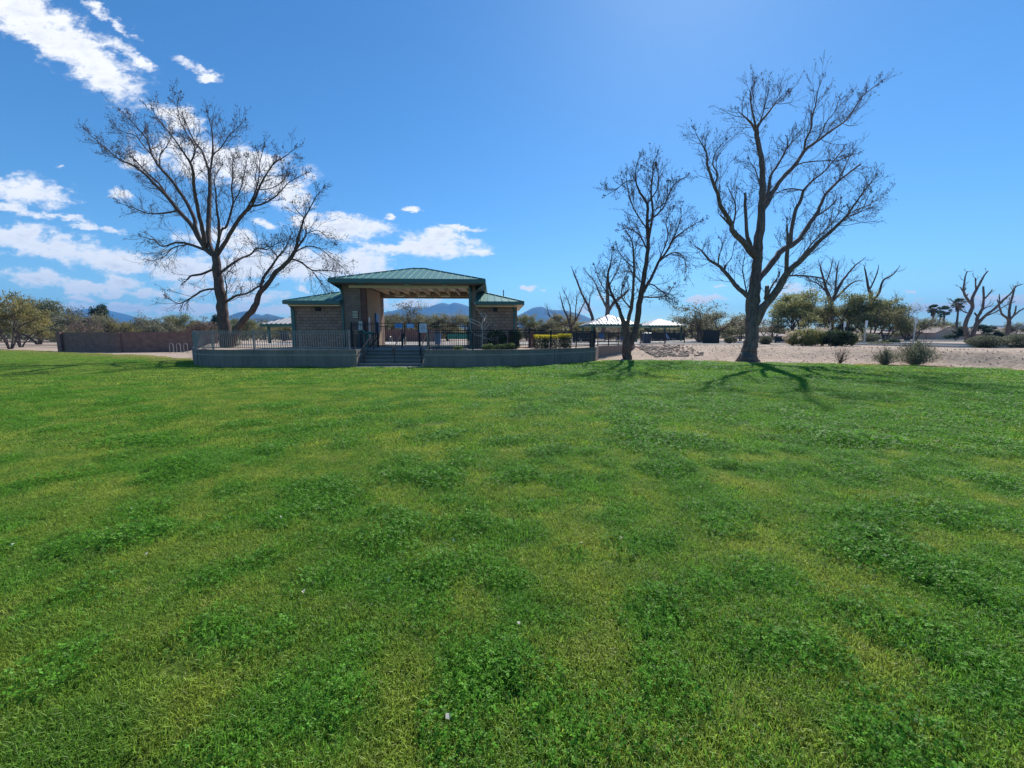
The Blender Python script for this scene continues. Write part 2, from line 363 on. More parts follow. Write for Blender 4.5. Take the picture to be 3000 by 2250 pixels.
def gravel_mat():
    m = mat('desert_gravel', (.46, .345, .25), .95, col2=(.36, .265, .195), vscale=.9, bump=.45, bscale=7, detail=8)
    n = m.node_tree.nodes; l = m.node_tree.links; b = n['Principled BSDF']
    src = b.inputs['Base Color'].links[0].from_socket
    g = n.new('ShaderNodeNewGeometry'); vo = n.new('ShaderNodeTexVoronoi'); vo.inputs['Scale'].default_value = 9; l.new(g.outputs['Position'], vo.inputs['Vector'])
    s = n.new('ShaderNodeSeparateColor'); l.new(vo.outputs['Color'], s.inputs[0])
    w = n.new('ShaderNodeMapRange'); w.inputs[3].default_value = .72; w.inputs[4].default_value = 1.25; l.new(s.outputs[0], w.inputs[0])
    h = n.new('ShaderNodeHueSaturation'); l.new(src, h.inputs['Color']); l.new(w.outputs[0], h.inputs['Value']); l.new(h.outputs[0], b.inputs['Base Color'])
    return m
M['gravel'] = gravel_mat(); me.materials.append(M['gravel'])
terr = bpy.data.objects.new('ground', me); C.objects.link(terr); tag(terr, 'pinkish tan desert gravel and bare dirt around the lawn', kind='structure')

# lawn sheet, its outline
LAWN = [(-400,62),(-60,47),(-42,38.5),(-30,32),(-23.6,28),(-21.1,26.3)] + [(p[0], p[1]) for p in WALL_L[::-1]] + [(-6.3,20.9)] + WALL_R + [(9.3,26.4),(13.5,24.5),(19.1,22.4),(21.5,21.3),(23.9,18.7),(26.5,12),(29,0),(32,-30),(-400,-30)]
LAWN = [(x, y) for x, y in LAWN]
def inpoly(x, y, poly):
    inside = np.zeros(x.shape, bool); n = len(poly); j = n - 1
    for i in range(n):
        xi, yi = poly[i]; xj, yj = poly[j]
        if yi != yj:
            c = ((yi > y) != (yj > y)) & (x < (xj - xi) * (y - yi) / (yj - yi) + xi); inside ^= c
        j = i
    return inside
def clover(x, y):
    """0..1: how much broad-leaved clover grows here"""
    n = fbm(x * 2.1 + 3, y * 2.4 + 9, 4); big = fbm(x * .22 + 8, y * .26 + 2, 2)
    fine = fbm(x * 4.1 + 40, y * 4.1, 2)
    return np.clip(sstep(.475, .56, n * .48 + big * .18 + fine * .34 + np.clip(x * .015, -.085, .045) + .014), 0, 1)
def lawn_material(name, blade):
    m = bpy.data.materials.new(name); m.use_nodes = True; n = m.node_tree.nodes; l = m.node_tree.links; b = n['Principled BSDF']
    b.inputs['Roughness'].default_value = .5 if blade else .9; b.inputs['Specular IOR Level'].default_value = .35 if blade else .15
    g = n.new('ShaderNodeNewGeometry')
    def no(sc, det=4, ro=.6):
        t = n.new('ShaderNodeTexNoise'); t.inputs['Scale'].default_value = sc; t.inputs['Detail'].default_value = det; t.inputs['Roughness'].default_value = ro; l.new(g.outputs['Position'], t.inputs['Vector']); return t.outputs[0]
    def ramp(s, a, bb, lo=0, hi=1):
        r = n.new('ShaderNodeMapRange'); r.inputs[1].default_value = a; r.inputs[2].default_value = bb; r.inputs[3].default_value = lo; r.inputs[4].default_value = hi; l.new(s, r.inputs[0]); return r.outputs[0]
    def mix(f, a, c):
        x = n.new('ShaderNodeMix'); x.data_type = 'RGBA'; l.new(f, x.inputs[0])
        for i, v in ((6, a), (7, c)):
            if isinstance(v, tuple): x.inputs[i].default_value = (*v, 1)
            else: l.new(v, x.inputs[i])
        return x.outputs[2]
    at = n.new('ShaderNodeAttribute'); at.attribute_name = 'clov'; at.attribute_type = 'INSTANCER' if blade else 'GEOMETRY'
    base = mix(ramp(no(1.3, 6, .65), .40, .60), (.30, .37, .055), (.155, .28, .034))
    dry = mix(ramp(no(2.9, 6, .7), .60, .74), base, (.44, .41, .14))
    col = mix(at.outputs['Fac'], dry, (.07, .17, .02) if not blade else (.145, .31, .034))
    # dry straw fringe where the lawn meets the gravel on the right
    at2 = n.new('ShaderNodeAttribute'); at2.attribute_name = 'dry'; at2.attribute_type = 'INSTANCER' if blade else 'GEOMETRY'
    col = mix(at2.outputs['Fac'], col, (.42, .33, .12))
    h = n.new('ShaderNodeHueSaturation'); l.new(col, h.inputs['Color'])
    if blade:
        l.new(ramp(g.outputs['Random Per Island'], 0, 1, .3, 1.85), h.inputs['Value'])  # wide tone spread also stands for shadows between leaves
    else:
        l.new(ramp(no(60, 4, .7), .3, .7, .25, .75), h.inputs['Value'])  # soil and thatch darkened to stand for shade between the leaves
        bp = n.new('ShaderNodeBump'); bp.inputs['Strength'].default_value = .8; bp.inputs['Distance'].default_value = .04; l.new(no(30, 5), bp.inputs['Height']); l.new(bp.outputs[0], b.inputs['Normal'])
    l.new(h.outputs[0], b.inputs['Base Color'])
    if blade:
        tr = n.new('ShaderNodeBsdfTranslucent'); h2 = n.new('ShaderNodeHueSaturation'); h2.inputs['Value'].default_value = 1.35; l.new(h.outputs[0], h2.inputs['Color']); l.new(h2.outputs[0], tr.inputs['Color'])
        ms = n.new('ShaderNodeMixShader'); ms.inputs[0].default_value = .42; l.new(b.outputs[0], ms.inputs[1]); l.new(tr.outputs[0], ms.inputs[2]); l.new(ms.outputs[0], n['Material Output'].inputs['Surface'])
    return m
M['lawn'] = lawn_material('lawn_soil_thatch_shade', False); M['blade'] = lawn_material('grass_blade', True)
def dryness(x, y):
    d = edge_y(x) - y
    return np.where(x > 5.3, (1 - sstep(.05, .9, d + (fbm(x*2, y*2, 2)-.5)*.8)) * sstep(14, 20, x) + .35*(1-sstep(0,.6,d)), (1 - sstep(.2, 3.0, d + (fbm(x*1.2, y*1.2, 3)-.5)*3)) * sstep(-20, -24, -np.abs(x)) * (x < -21) * .6)

import bmesh
bm = bmesh.new()
gx = np.concatenate([[-400,-200,-120,-90,-75], np.arange(-62, -30, .8), np.arange(-30, 30, .33), [31, 32]]); gy = np.concatenate([[-30,-15,-5], np.arange(0, 30, .33), np.arange(30, 63, .8)])
for (arr) in (0,):
    X2, Y2 = np.meshgrid(gx, gy)
# outline polygon, then cut by grid lines with bisect for a clean edge
vsb = [bm.verts.new((x, y, 0)) for x, y in LAWN]; bm.faces.new(vsb)
for x in gx[1:-1]: bmesh.ops.bisect_plane(bm, geom=bm.verts[:] + bm.edges[:] + bm.faces[:], plane_co=(float(x), 0, 0), plane_no=(1, 0, 0))
for y in gy[1:-1]: bmesh.ops.bisect_plane(bm, geom=bm.verts[:] + bm.edges[:] + bm.faces[:], plane_co=(0, float(y), 0), plane_no=(0, 1, 0))
me = bpy.data.meshes.new('lawn'); bm.to_mesh(me); bm.free(); me.materials.append(M['lawn'])
co = np.zeros(len(me.vertices) * 3); me.vertices.foreach_get('co', co); co = co.reshape(-1, 3)
a1 = me.attributes.new('clov', 'FLOAT', 'POINT'); a1.data.foreach_set('value', clover(co[:,0], co[:,1]).astype(np.float32))
a2 = me.attributes.new('dry', 'FLOAT', 'POINT'); a2.data.foreach_set('value', np.clip(dryness(co[:,0], co[:,1]), 0, 1).astype(np.float32))
lawn = bpy.data.objects.new('lawn', me); C.objects.link(lawn); tag(lawn, 'wide mown green lawn seen from its near side', kind='structure')
if lawn.data.polygons[0].normal.z < 0: lawn.data.flip_normals()

# ------------------------------------------------------------------ grass blades and clover leaves (stuff)
tuftcol = bpy.data.collections.new('tufts')           # never linked to the scene: only instanced by the nodes
def tuft(name, rad, nb, w, h, rng, lean=.6):
    v = []; f = []
    for i in range(nb):
        r = rad * math.sqrt(rng.random()); t = rng.random() * 6.283
        x, y = r * math.cos(t), r * math.sin(t); hh = h * rng.uniform(.45, 1.15); a = rng.random() * 6.283
        ww = w * rng.uniform(.7, 1.3) / 2; dx, dy = math.cos(a) * ww, math.sin(a) * ww
        la = rng.random() * 6.283; lx, ly = math.cos(la) * hh * lean * rng.random(), math.sin(la) * hh * lean * rng.random()
        k = len(v)
        v += [(x-dx, y-dy, -.004), (x+dx, y+dy, -.004), (x+lx*.35+dx*.8, y+ly*.35+dy*.8, hh*.6), (x+lx*.35-dx*.8, y+ly*.35-dy*.8, hh*.6), (x+lx, y+ly, hh*(1 - .3*lean*rng.random()))]
        f += [(k, k+1, k+2, k+3), (k+3, k+2, k+4)]
    me = bpy.data.meshes.new(name); me.from_pydata(v, [], f); me.materials.append(M['blade'])
    o = bpy.data.objects.new(name, me); tuftcol.objects.link(o)
def clovertuft(name, rad, nl, s, h, rng):
    v = []; f = []
    for i in range(nl):
        r = rad * math.sqrt(rng.random()); t = rng.random() * 6.283; x, y = r * math.cos(t), r * math.sin(t)
        hh = h * (1 - .75 * (r / rad) ** 2) * rng.uniform(.3, 1.15); a0 = rng.random() * 6.283; ss = s * rng.uniform(.6, 1.25)
        tx, ty = rng.uniform(-.7, .7), rng.uniform(-.7, .7)
        for q in range(3):
            a = a0 + q * 2.094; ca, sa = math.cos(a), math.sin(a); k = len(v)
            for (p, o_) in ((0.05, 0), (.6, -.42), (1.0, -.2), (1.0, .2), (.6, .42)):
                lx = (p * ca - o_ * sa) * ss; ly = (p * sa + o_ * ca) * ss
                v.append((x + lx, y + ly, hh + lx * tx + ly * ty + .12 * ss * abs(o_) * 2))
            f.append((k, k+1, k+2, k+3, k+4))
    me = bpy.data.meshes.new(name); me.from_pydata(v, [], f); me.materials.append(M['cloverleaf'])
    o = bpy.data.objects.new(name, me); tuftcol.objects.link(o)
M['cloverleaf'] = mat('clover_leaf', (.10, .27, .024), .5, col2=(.165, .38, .035), vscale=4, trans=.5, island=.6, spec=.18)
rg = random.Random(3)
for i in range(4): tuft('tuft_a%d' % i, .15, 480, .0034, .036, rg, 1.25)      # 0-3 near
for i in range(3): tuft('tuft_b%d' % i, .30, 460, .0075, .040, rg, 1.2)      # 4-6 middle
for i in range(3): tuft('tuft_c%d' % i, .65, 460, .018, .045, rg, 1.1)       # 7-9 far
for i in range(3): clovertuft('tuft_d%d' % i, .15, 130, .0098, .085, rg) # 10-12 near clover
for i in range(3): clovertuft('tuft_e%d' % i, .32, 260, .0145, .08, rg) # 13-15 mid clover
for i in range(2): clovertuft('tuft_f%d' % i, .65, 320, .028, .08, rg) # 16-17 far clover
rs = np.random.RandomState(11)
pts = []; kinds = []; size = []
def scatter(y0, y1, dens, kset, pc, smin, smax, mode):
    wmax = 1.45 * y1 + 3.0; area = (y1 - y0) * 2 * wmax; n = int(area * dens)
    x = rs.uniform(-wmax, wmax, n); y = rs.uniform(y0, y1, n)
    fr_ = ((x > 5.6) | (x < -22)) & (y - edge_y(x) > 0) & (y - edge_y(x) < 1.1 * np.clip(fbm(x * 1.3 + 5, y * 1.3, 3) * 2.2 - .75, 0, 1))
    keep = (np.abs(x) < 1.45 * np.maximum(y, 0) + 2.5) & (inpoly(x, y, LAWN) | fr_); x, y = x[keep], y[keep]
    c = clover(x, y)
    if mode == 'clover': k = rs.rand(len(x)) < (c * pc)
    else: k = rs.rand(len(x)) < 1 - .35 * c
    x, y, c = x[k], y[k], c[k]
    pts.append(np.stack([x, y], -1)); kinds.append(rs.choice(kset, len(x))); s = rs.uniform(smin, smax, len(x))
    if mode == 'clover': s = s * (.45 + .95 * c * fbm(x * 1.9 + 70, y * 1.9 + 11, 2) * 1.3)
    size.append(s)
scatter(-1.0, 5.5, 86, [0,1,2,3], 0, .8, 1.25, 'grass')
scatter(5.5, 13, 18, [4,5,6], 0, .8, 1.2, 'grass')
scatter(13, 50, 4, [7,8,9], 0, .8, 1.2, 'grass')
scatter(-1.0, 5.5, 42, [10,11,12], .95, .7, 1.25, 'clover')
scatter(5.5, 14, 13, [13,14,15], .9, .7, 1.2, 'clover')
scatter(14, 30, 2.4, [16,17], .8, .6, 1.1, 'clover')
pts = np.concatenate(pts); kinds = np.concatenate(kinds); size = np.concatenate(size)
me = bpy.data.meshes.new('grass'); me.vertices.add(len(pts))
me.vertices.foreach_set('co', np.concatenate([pts, np.full((len(pts), 1), .001)], 1).ravel())
for nm, ty, val in (('kindi', 'INT', kinds), ('size', 'FLOAT', size), ('rot', 'FLOAT', rs.uniform(0, 6.283, len(pts))), ('clov', 'FLOAT', clover(pts[:,0], pts[:,1])), ('dry', 'FLOAT', np.clip(dryness(pts[:,0], pts[:,1]), 0, 1))):
    a = me.attributes.new(nm, ty, 'POINT'); a.data.foreach_set('value', val.astype(np.int32 if ty == 'INT' else np.float32))
grass = bpy.data.objects.new('grass', me); C.objects.link(grass); tag(grass, 'short grass blades and clover growing all over the lawn', 'grass', kind='stuff')
ng = bpy.data.node_groups.new('grass_nodes', 'GeometryNodeTree')
ng.interface.new_socket('Geometry', in_out='INPUT', socket_type='NodeSocketGeometry'); ng.interface.new_socket('Geometry', in_out='OUTPUT', socket_type='NodeSocketGeometry')
N = ng.nodes; L = ng.links
gi = N.new('NodeGroupInput'); go = N.new('NodeGroupOutput'); m2p = N.new('GeometryNodeMeshToPoints'); iop = N.new('GeometryNodeInstanceOnPoints')
ci = N.new('GeometryNodeCollectionInfo'); ci.inputs['Collection'].default_value = tuftcol; ci.inputs['Separate Children'].default_value = True; ci.inputs['Reset Children'].default_value = True
def nattr(nm, ty):
    a = N.new('GeometryNodeInputNamedAttribute'); a.data_type = ty; a.inputs[0].default_value = nm
    return a.outputs[0]
cx = N.new('ShaderNodeCombineXYZ'); L.new(nattr('rot', 'FLOAT'), cx.inputs[2])
L.new(gi.outputs[0], m2p.inputs[0]); L.new(m2p.outputs[0], iop.inputs['Points']); L.new(ci.outputs[0], iop.inputs['Instance'])
iop.inputs['Pick Instance'].default_value = True
L.new(nattr('kindi', 'INT'), iop.inputs['Instance Index']); L.new(nattr('size', 'FLOAT'), iop.inputs['Scale']); L.new(cx.outputs[0], iop.inputs['Rotation'])
L.new(iop.outputs[0], go.inputs[0])
md = grass.modifiers.new('grass', 'NODES'); md.node_group = ng
# petals and small pale leaves lying about
mb = MB(); rg = random.Random(8)
spots = [G(1428,1557), G(1140,1728), G(1315,2140), G(1700,1612), G(1330,1605), G(1460,1425), G(430,1645), G(1520,1855), G(40,1620)]
for i in range(48):
    y = 2.0 + 19 * rg.random() ** 1.1; x = rg.uniform(-1.2, 1.2) * y; spots.append(Vector((x, y, 0)))
for p in spots:
    if not inpoly(np.array([p.x]), np.array([p.y]), LAWN)[0]: continue
    s = rg.uniform(.005, .011) * (1 + p.y * .05); a = rg.random() * 6.28; z = .055
    pp = [Vector((math.cos(a + t) * s * q, math.sin(a + t) * s * q, z + rg.uniform(0, .02))) + Vector((p.x, p.y, 0)) for t, q in ((0, 1.6), (1.3, .8), (2.6, 1.2), (3.7, 1.4), (5, .8))]
    mb.add([tuple(v) for v in pp], [(0, 1, 2, 3, 4)])
tag(mb.build('fallen_petals', M['petal']), 'small pale petals and dead leaves scattered over the grass', 'petals', kind='stuff')

# ------------------------------------------------------------------ curved retaining walls
def ribbon_wall(name, pts, z0, z1, th, m, parent=None, inward=1, cap=None):
    """solid wall following a plan curve (face on pts, thickness to the back)"""
    P2 = [Vector((p[0], p[1])) for p in pts]
    fine = []
    for i in range(len(P2) - 1):
        a = P2[max(i-1, 0)]; b = P2[i]; c = P2[i+1]; d = P2[min(i+2, len(P2)-1)]
        for k in range(4):
            t = k / 4
            fine.append(.5 * ((2*b) + (c - a) * t + (2*a - 5*b + 4*c - d) * t*t + (3*b - a - 3*c + d) * t**3))
    fine.append(P2[-1]); mbb = MB(); n = len(fine)
    nr = []
    for i in range(n):
        t = (fine[min(i+1, n-1)] - fine[max(i-1, 0)]).normalized(); nr.append(Vector((-t.y, t.x)) * inward)
    for zl, zh, g in ([(z0, z1 - .05, 0), (z1 - .05, z1, .012)] if cap else [(z0, z1, 0)]):
        k = len(mbb.v)
        for i in range(n):
            f_ = fine[i] - nr[i] * g; b_ = fine[i] + nr[i] * (th + g)
            mbb.v += [(f_.x, f_.y, zl), (f_.x, f_.y, zh), (b_.x, b_.y, zh), (b_.x, b_.y, zl)]
        for i in range(n - 1):
            for j in range(4): mbb.f.append((k+4*i+j, k+4*i+(j+1) % 4, k+4*(i+1)+(j+1) % 4, k+4*(i+1)+j))
        mbb.f.append((k, k+1, k+2, k+3)[::-1]); e = k + 4*(n-1); mbb.f.append((e, e+1, e+2, e+3))
    o = mbb.build(name, m, parent)
    bm_ = bmesh.new(); bm_.from_mesh(o.data); bmesh.ops.recalc_face_normals(bm_, faces=bm_.faces); bm_.to_mesh(o.data); bm_.free()
    return o, fine, nr
def joint(parent, fine, nr, idx, z1):
    p = fine[idx]; q = nr[idx]; mbb = MB(); a = p - q * .004
    mbb.bar((a.x, a.y, 0), (a.x, a.y, z1 - .06), .02, .012); return mbb.build('joint_groove', M['screen'], parent)
wl_, fl, nl = ribbon_wall('retaining_wall', WALL_L, -.1, .90, .22, M['retaining'], inward=-1, cap=True)
tag(wl_, 'curved grey concrete retaining wall left of the steps', 'retaining wall')
joint(wl_, fl, nl, 19, .9)
wr_, fr, nr_ = ribbon_wall('retaining_wall', WALL_R, -.1, .90, .22, M['retaining'], inward=1, cap=True)
tag(wr_, 'curved grey concrete retaining wall right of the steps, curling back to the right', 'retaining wall')
joint(wr_, fr, nr_, 21, .9)
wb_, fb, nb_ = ribbon_wall('planter_wall', WALL_B, -.1, .90, .2, M['brown_wall'], inward=1)
tag(wb_, 'plain brown stucco retaining wall behind the forked middle tree', 'retaining wall')
# link piece between the two walls
o_, _, _ = ribbon_wall('planter_wall', [(5.25,25.75),(5.6,26.6),(5.9,27.6),(6.2,28.6)], -.1, .895, .2, M['brown_wall'], inward=1)
tag(o_, 'short return of brown wall joining the grey curved wall to the brown one', 'retaining wall')
# side cheeks of the step opening
st = empty('entrance_steps', (-6.3, 21.2, 0)); tag(st, 'wide concrete steps rising through the gap in the curved wall', 'steps')
sx0, sx1 = -8.05, -4.55
for k in range(5):
    y0 = 20.95 + .36 * k
    stp = MB().box(sx0 + .012 + 6.3, sx1 - .012 + 6.3, y0 - 21.2, y0 + .40 - 21.2 if k < 4 else 23.2 - 21.2, -.05, .17 * (k + 1) - .04).build('step', M['concrete_shaded'], st)
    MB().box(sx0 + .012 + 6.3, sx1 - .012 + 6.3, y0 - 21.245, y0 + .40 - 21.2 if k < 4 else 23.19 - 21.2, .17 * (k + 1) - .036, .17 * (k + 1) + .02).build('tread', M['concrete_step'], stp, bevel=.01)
MB().box(sx0 + 6.3 - .0, sx1 + 6.3, 20.5 - 21.2, 20.93 - 21.2, -.05, .03).build('footing', M['concrete_deck'], st)
for (xa, xb, lab) in ((sx0 - .22, sx0 - .005, 'left'), (sx1 + .005, sx1 + .22, 'right')):
    MB().box(xa, xb, 20.99, 23.4, -.05, .90).build('cheek_wall', M['retaining'], wl_ if lab == 'left' else wr_)
# entry court and pool deck
mb = MB(); z0, z1 = .5, .895
mb.box(-10.6, -2.6, 23.2, 27.6, z0, z1); mb.box(-10.0, -2.6, 27.6, 34.6, z0, z1)
tag(mb.build('entry_pavement', M['concrete_step']), 'grey concrete landing between the steps and the pool gate', kind='structure')
mb = MB(); z0 = .5; z1 = .90
mb.box(-23.5, 9.6, 34.6, 37.2, z0, z1); mb.box(-24, -11.8, 37.2, 44.5, z0, z1); mb.box(-1.2, 12.5, 37.2, 44.5, z0, z1); mb.box(-26, 24, 44.5, 50, z0, z1); mb.box(2, 12, 28.5, 34.6, z0, .897) if False else None
mb.box(9, 30, 50, 68, z0, z1)
tag(mb.build('pool_deck', M['concrete_deck']), 'pale concrete pool deck beyond the gate', kind='structure')
tag(MB().box(-11.79, -1.21, 37.21, 44.49, .4, .80).build('pool_water', M['water']), 'turquoise swimming pool water beyond the gate', kind='structure')
# walkway line on the right crest
mb = MB(); mb.box(12, 26, 38.0, 39.1, .5, .885); mb.box(12.5, 40, 46, 47.2, .5, .888)
tag(mb.build('walkway', M['concrete_deck']), 'pale walkway along the crest of the gravel slope', kind='structure')
mb = MB(); mb.box(24, 400, 60, 66, .5, .872); mb.box(30.5, 37.5, 27.5, 60, .5, .868)
tag(mb.build('road', M['asphalt']), 'grey road beyond the gravel slope at right', kind='structure')
mb = MB(); mb.box(37.5, 37.8, 27.5, 60, .5, .99); mb.box(30.2, 30.5, 27.5, 60, .5, .985); mb.box(30.2, 37.8, 27.2, 27.5, .5, .995); mb.box(37.8, 400, 59.8, 60, .5, .99)
tag(mb.build('kerb', M['kerb']), 'pale concrete kerb round the road end', kind='structure')
# pool rails
def hoop(mb, x, y, z, w, h, r, along='y', n=10):
    pp = [Vector((0, -w/2, 0)), Vector((0, -w/2, h - w/2))] + [Vector((0, -math.cos(t*math.pi/n)*w/2, h - w/2 + math.sin(t*math.pi/n)*w/2)) for t in range(1, n)] + [Vector((0, w/2, h - w/2)), Vector((0, w/2, 0))]
    pp = [Vector((x + (p.y if along == 'x' else 0), y + (p.y if along == 'y' else 0), z + p.z)) for p in pp]
    mb.tube(pp, r, 6, True)
for i, xx in enumerate((-9.9, -11.2)):
    mb = MB(); hoop(mb, xx, 37.2, .89, .7, .7, .028)
    tag(mb.build('pool_rail', M['steel'], smooth=True), ['white curved grab rails at the pool edge, nearer the gate post', 'white curved grab rails at the pool edge, farther left'][i], 'grab rail')

# ------------------------------------------------------------------ fences
def resample(pts, step):
    P2 = [Vector(p) for p in pts]; out = [P2[0]]; acc = 0
    tot = sum((P2[i+1] - P2[i]).length for i in range(len(P2)-1)); n = max(1, round(tot / step)); st_ = tot / n
    i = 0; pos = P2[0].copy(); left = st_
    while len(out) < n:
        d = P2[i+1] - pos
        if d.length >= left - 1e-9: pos = pos + d.normalized() * left; out.append(pos.copy()); left = st_
        else: left -= d.length; i += 1; pos = P2[i].copy()
    out.append(P2[-1].copy()); return out
def fence(name, label, pts, z0, z1, m, post=.06, post_every=2.4, pick=.115, pw=.018, rails=(.12, .0), group=None, cat='fence'):
    root = empty(name, (pts[0][0], pts[0][1], z0)); tag(root, label, cat, group)
    O = Vector((pts[0][0], pts[0][1], z0)); H = z1 - z0
    pk = resample([(p[0], p[1]) for p in pts], pick); mb = MB()
    for p in pk:
        x, y = p.x - O.x, p.y - O.y; mb.box(x - pw/2, x + pw/2, y - pw/2, y + pw/2, .08, H - .02)
    mb.build('pickets', m, root)
    rl = resample([(p[0], p[1]) for p in pts], .6)
    for zz in [H] + [H - r_ for r_ in rails if r_ > 0] + [.1]:
        mb = MB()
        for i in range(len(rl) - 1):
            mb.bar((rl[i].x - O.x, rl[i].y - O.y, zz), (rl[i+1].x - O.x, rl[i+1].y - O.y, zz), .035, .035)
        mb.build('rail', m, root)
    for p in resample([(p[0], p[1]) for p in pts], post_every):
        x, y = p.x - O.x, p.y - O.y
        MB().box(x - post/2, x + post/2, y - post/2, y + post/2, -.02, H + .05).build('post', m, root)
    return root
def off(fine, nr, d, i0=0, i1=None):
    return [(p.x + q.x * d, p.y + q.y * d) for p, q in list(zip(fine, nr))[i0:i1]]
fence('wall_fence', 'picket fence in a painted sunlit grey on top of the curved wall left of the steps', off(fl, nl, .12, 1), .90, 1.87, M['sunlit_iron'], pick=.12, pw=.022)
fence('wall_fence', 'dark picket fence on top of the curved wall right of the steps', off(fr, nr_, .12, 1), .90, 1.90, M['black_iron'], pick=.11, pw=.018)
fence('wall_fence', 'dark picket fence on the brown wall behind the middle tree', off(fb, nb_, .1), .90, 1.86, M['black_iron'], pick=.11, post_every=1.6)
fence('side_fence', 'short fence return running back from the steps at left', [(-8.25,21.0),(-8.9,24.0),(-9.9,26.0)], .90, 1.88, M['black_iron'], pick=.28)
fence('side_fence', 'short fence return running back from the steps at right', [(-4.4,21.0),(-4.3,23.6)], .90, 1.90, M['sunlit_iron'], pick=.2)
# gate line
GY = 26.25
gx = lambda px_: uvw(px_, 980)[0] * GY
def zf(py): return EYE + uvw(1500, py)[1] * GY
fence('gate_fence', 'tall black fence left of the pool gate, in front of the pale wall', [(gx(1030), GY), (gx(1106), GY)], .92, zf(946), M['black_iron'], post=.08, pick=.12)
fence('gate_fence', 'tall black fence right of the pool gate, up to the right pillar', [(gx(1230), GY), (gx(1371), GY)], .92, zf(946), M['black_iron'], post=.08, pick=.12, rails=(.22,))
def gate(label, xa, xb):
    root = empty('pool_gate', (xa, GY, .92)); tag(root, label, 'gate', 'black pool gates'); H = zf(946) - .92; w = xb - xa; mb = MB()
    n = max(3, int(w / .12))
    for i in range(1, n): mb.box(w*i/n - .01, w*i/n + .01, -.01, .01, .1, H - .22)
    mb.build('pickets', M['black_iron'], root)
    mb = MB(); mb.box(.0, .06, -.03, .03, .04, H); mb.box(w-.06, w, -.03, .03, .04, H); mb.box(.06, w-.06, -.025, .025, H-.04, H); mb.box(.06, w-.06, -.025, .025, H-.24, H-.2); mb.box(.06, w-.06, -.025, .025, .06, .1)
    mb.build('gate_frame', M['black_iron'], root)
    MB().box(w-.14, w-.0, -.09, -.03, .95, 1.07).build('latch', M['navy'], root)
gate('wide black pool gate leaf carrying the first blue notice', gx(1107), gx(1181))
gate('narrow black pool gate leaf carrying the second blue notice', gx(1184), gx(1228))
def sign(name, label, px0, px1, py0, py1, Y, m, lines, ink, thick=.02, group=None):
    a = P(px0, py1, Y); b = P(px1, py0, Y); root = empty(name, (a.x, Y, a.z)); tag(root, label, 'sign', group)
    w, h = b.x - a.x, b.z - a.z
    MB().box(0, w, -thick, 0, 0, h).build('panel', m, root); rr = random.Random(len(label))
    for i in range(lines):      # one connected strip per line of small illegible print
        zc = h * (1 - (i + 1) / (lines + 1)); hh = h / (lines + 1) * .24; x = w * .1; mb = MB(); xs2 = []; on = True; end = w * rr.uniform(.72, .92)
        while x < end:
            st2 = w * (rr.uniform(.05, .14) if on else .03); xs2.append((x, min(x + st2, end), hh * rr.uniform(.8, 1) if on else hh * .06)); x += st2; on = not on
        y = -thick - .003
        for (xa, xb, q) in xs2:
            k = len(mb.v); mb.v += [(xa, y, zc - q), (xb, y, zc - q), (xb, y, zc + q), (xa, y, zc + q)]; mb.f.append((k, k+1, k+2, k+3))
            if k: mb.f.append((k-3, k, k+3, k-2))
        mb.build('lettering', ink, root)
sign('notice_sign', 'small blue notice wired to the wide gate leaf', 1157.5, 1178.5, 948, 961, GY - .05, M['sign_blue'], 3, M['sign_ink'])
sign('notice_sign', 'small blue notice wired to the narrow gate leaf', 1191.5, 1212.5, 948, 961, GY - .05, M['sign_blue'], 4, M['sign_white'])
sign('rules_sign', 'tall white rules board wired to the fence right of the gate', 1229.5, 1249.5, 948, 974, GY - .05, M['sign_white'], 6, M['sign_ink'])

# stair hand rails
def handrail(label, x):
    mb = MB(); r = .024
    a = Vector((x, 20.9, .05)); b = Vector((x, 22.9, .9))
    q = [Vector((x, 20.78, .62)), Vector((x, 20.74, .9)), Vector((x, 20.85, 1.0)), Vector((x, 22.5, 1.74)), Vector((x, 22.85, 1.75)), Vector((x, 22.9, 1.5))]
    for i in range(5): mb.bar(q[i], q[i + 1], .042, .042)
    mb.bar((x, 20.98, .03), (x, 20.98, 1.04), .042, .042); mb.bar((x, 22.5, .86), (x, 22.5, 1.72), .042, .042)
    tag(mb.build('hand_rail', M['black_iron']), label, 'hand rail', 'hand rails of the steps')
handrail('black pipe hand rail at the left side of the steps', -7.75)
handrail('black pipe hand rail up the middle of the steps', -6.15)
handrail('black pipe hand rail at the right side of the steps', -4.75)

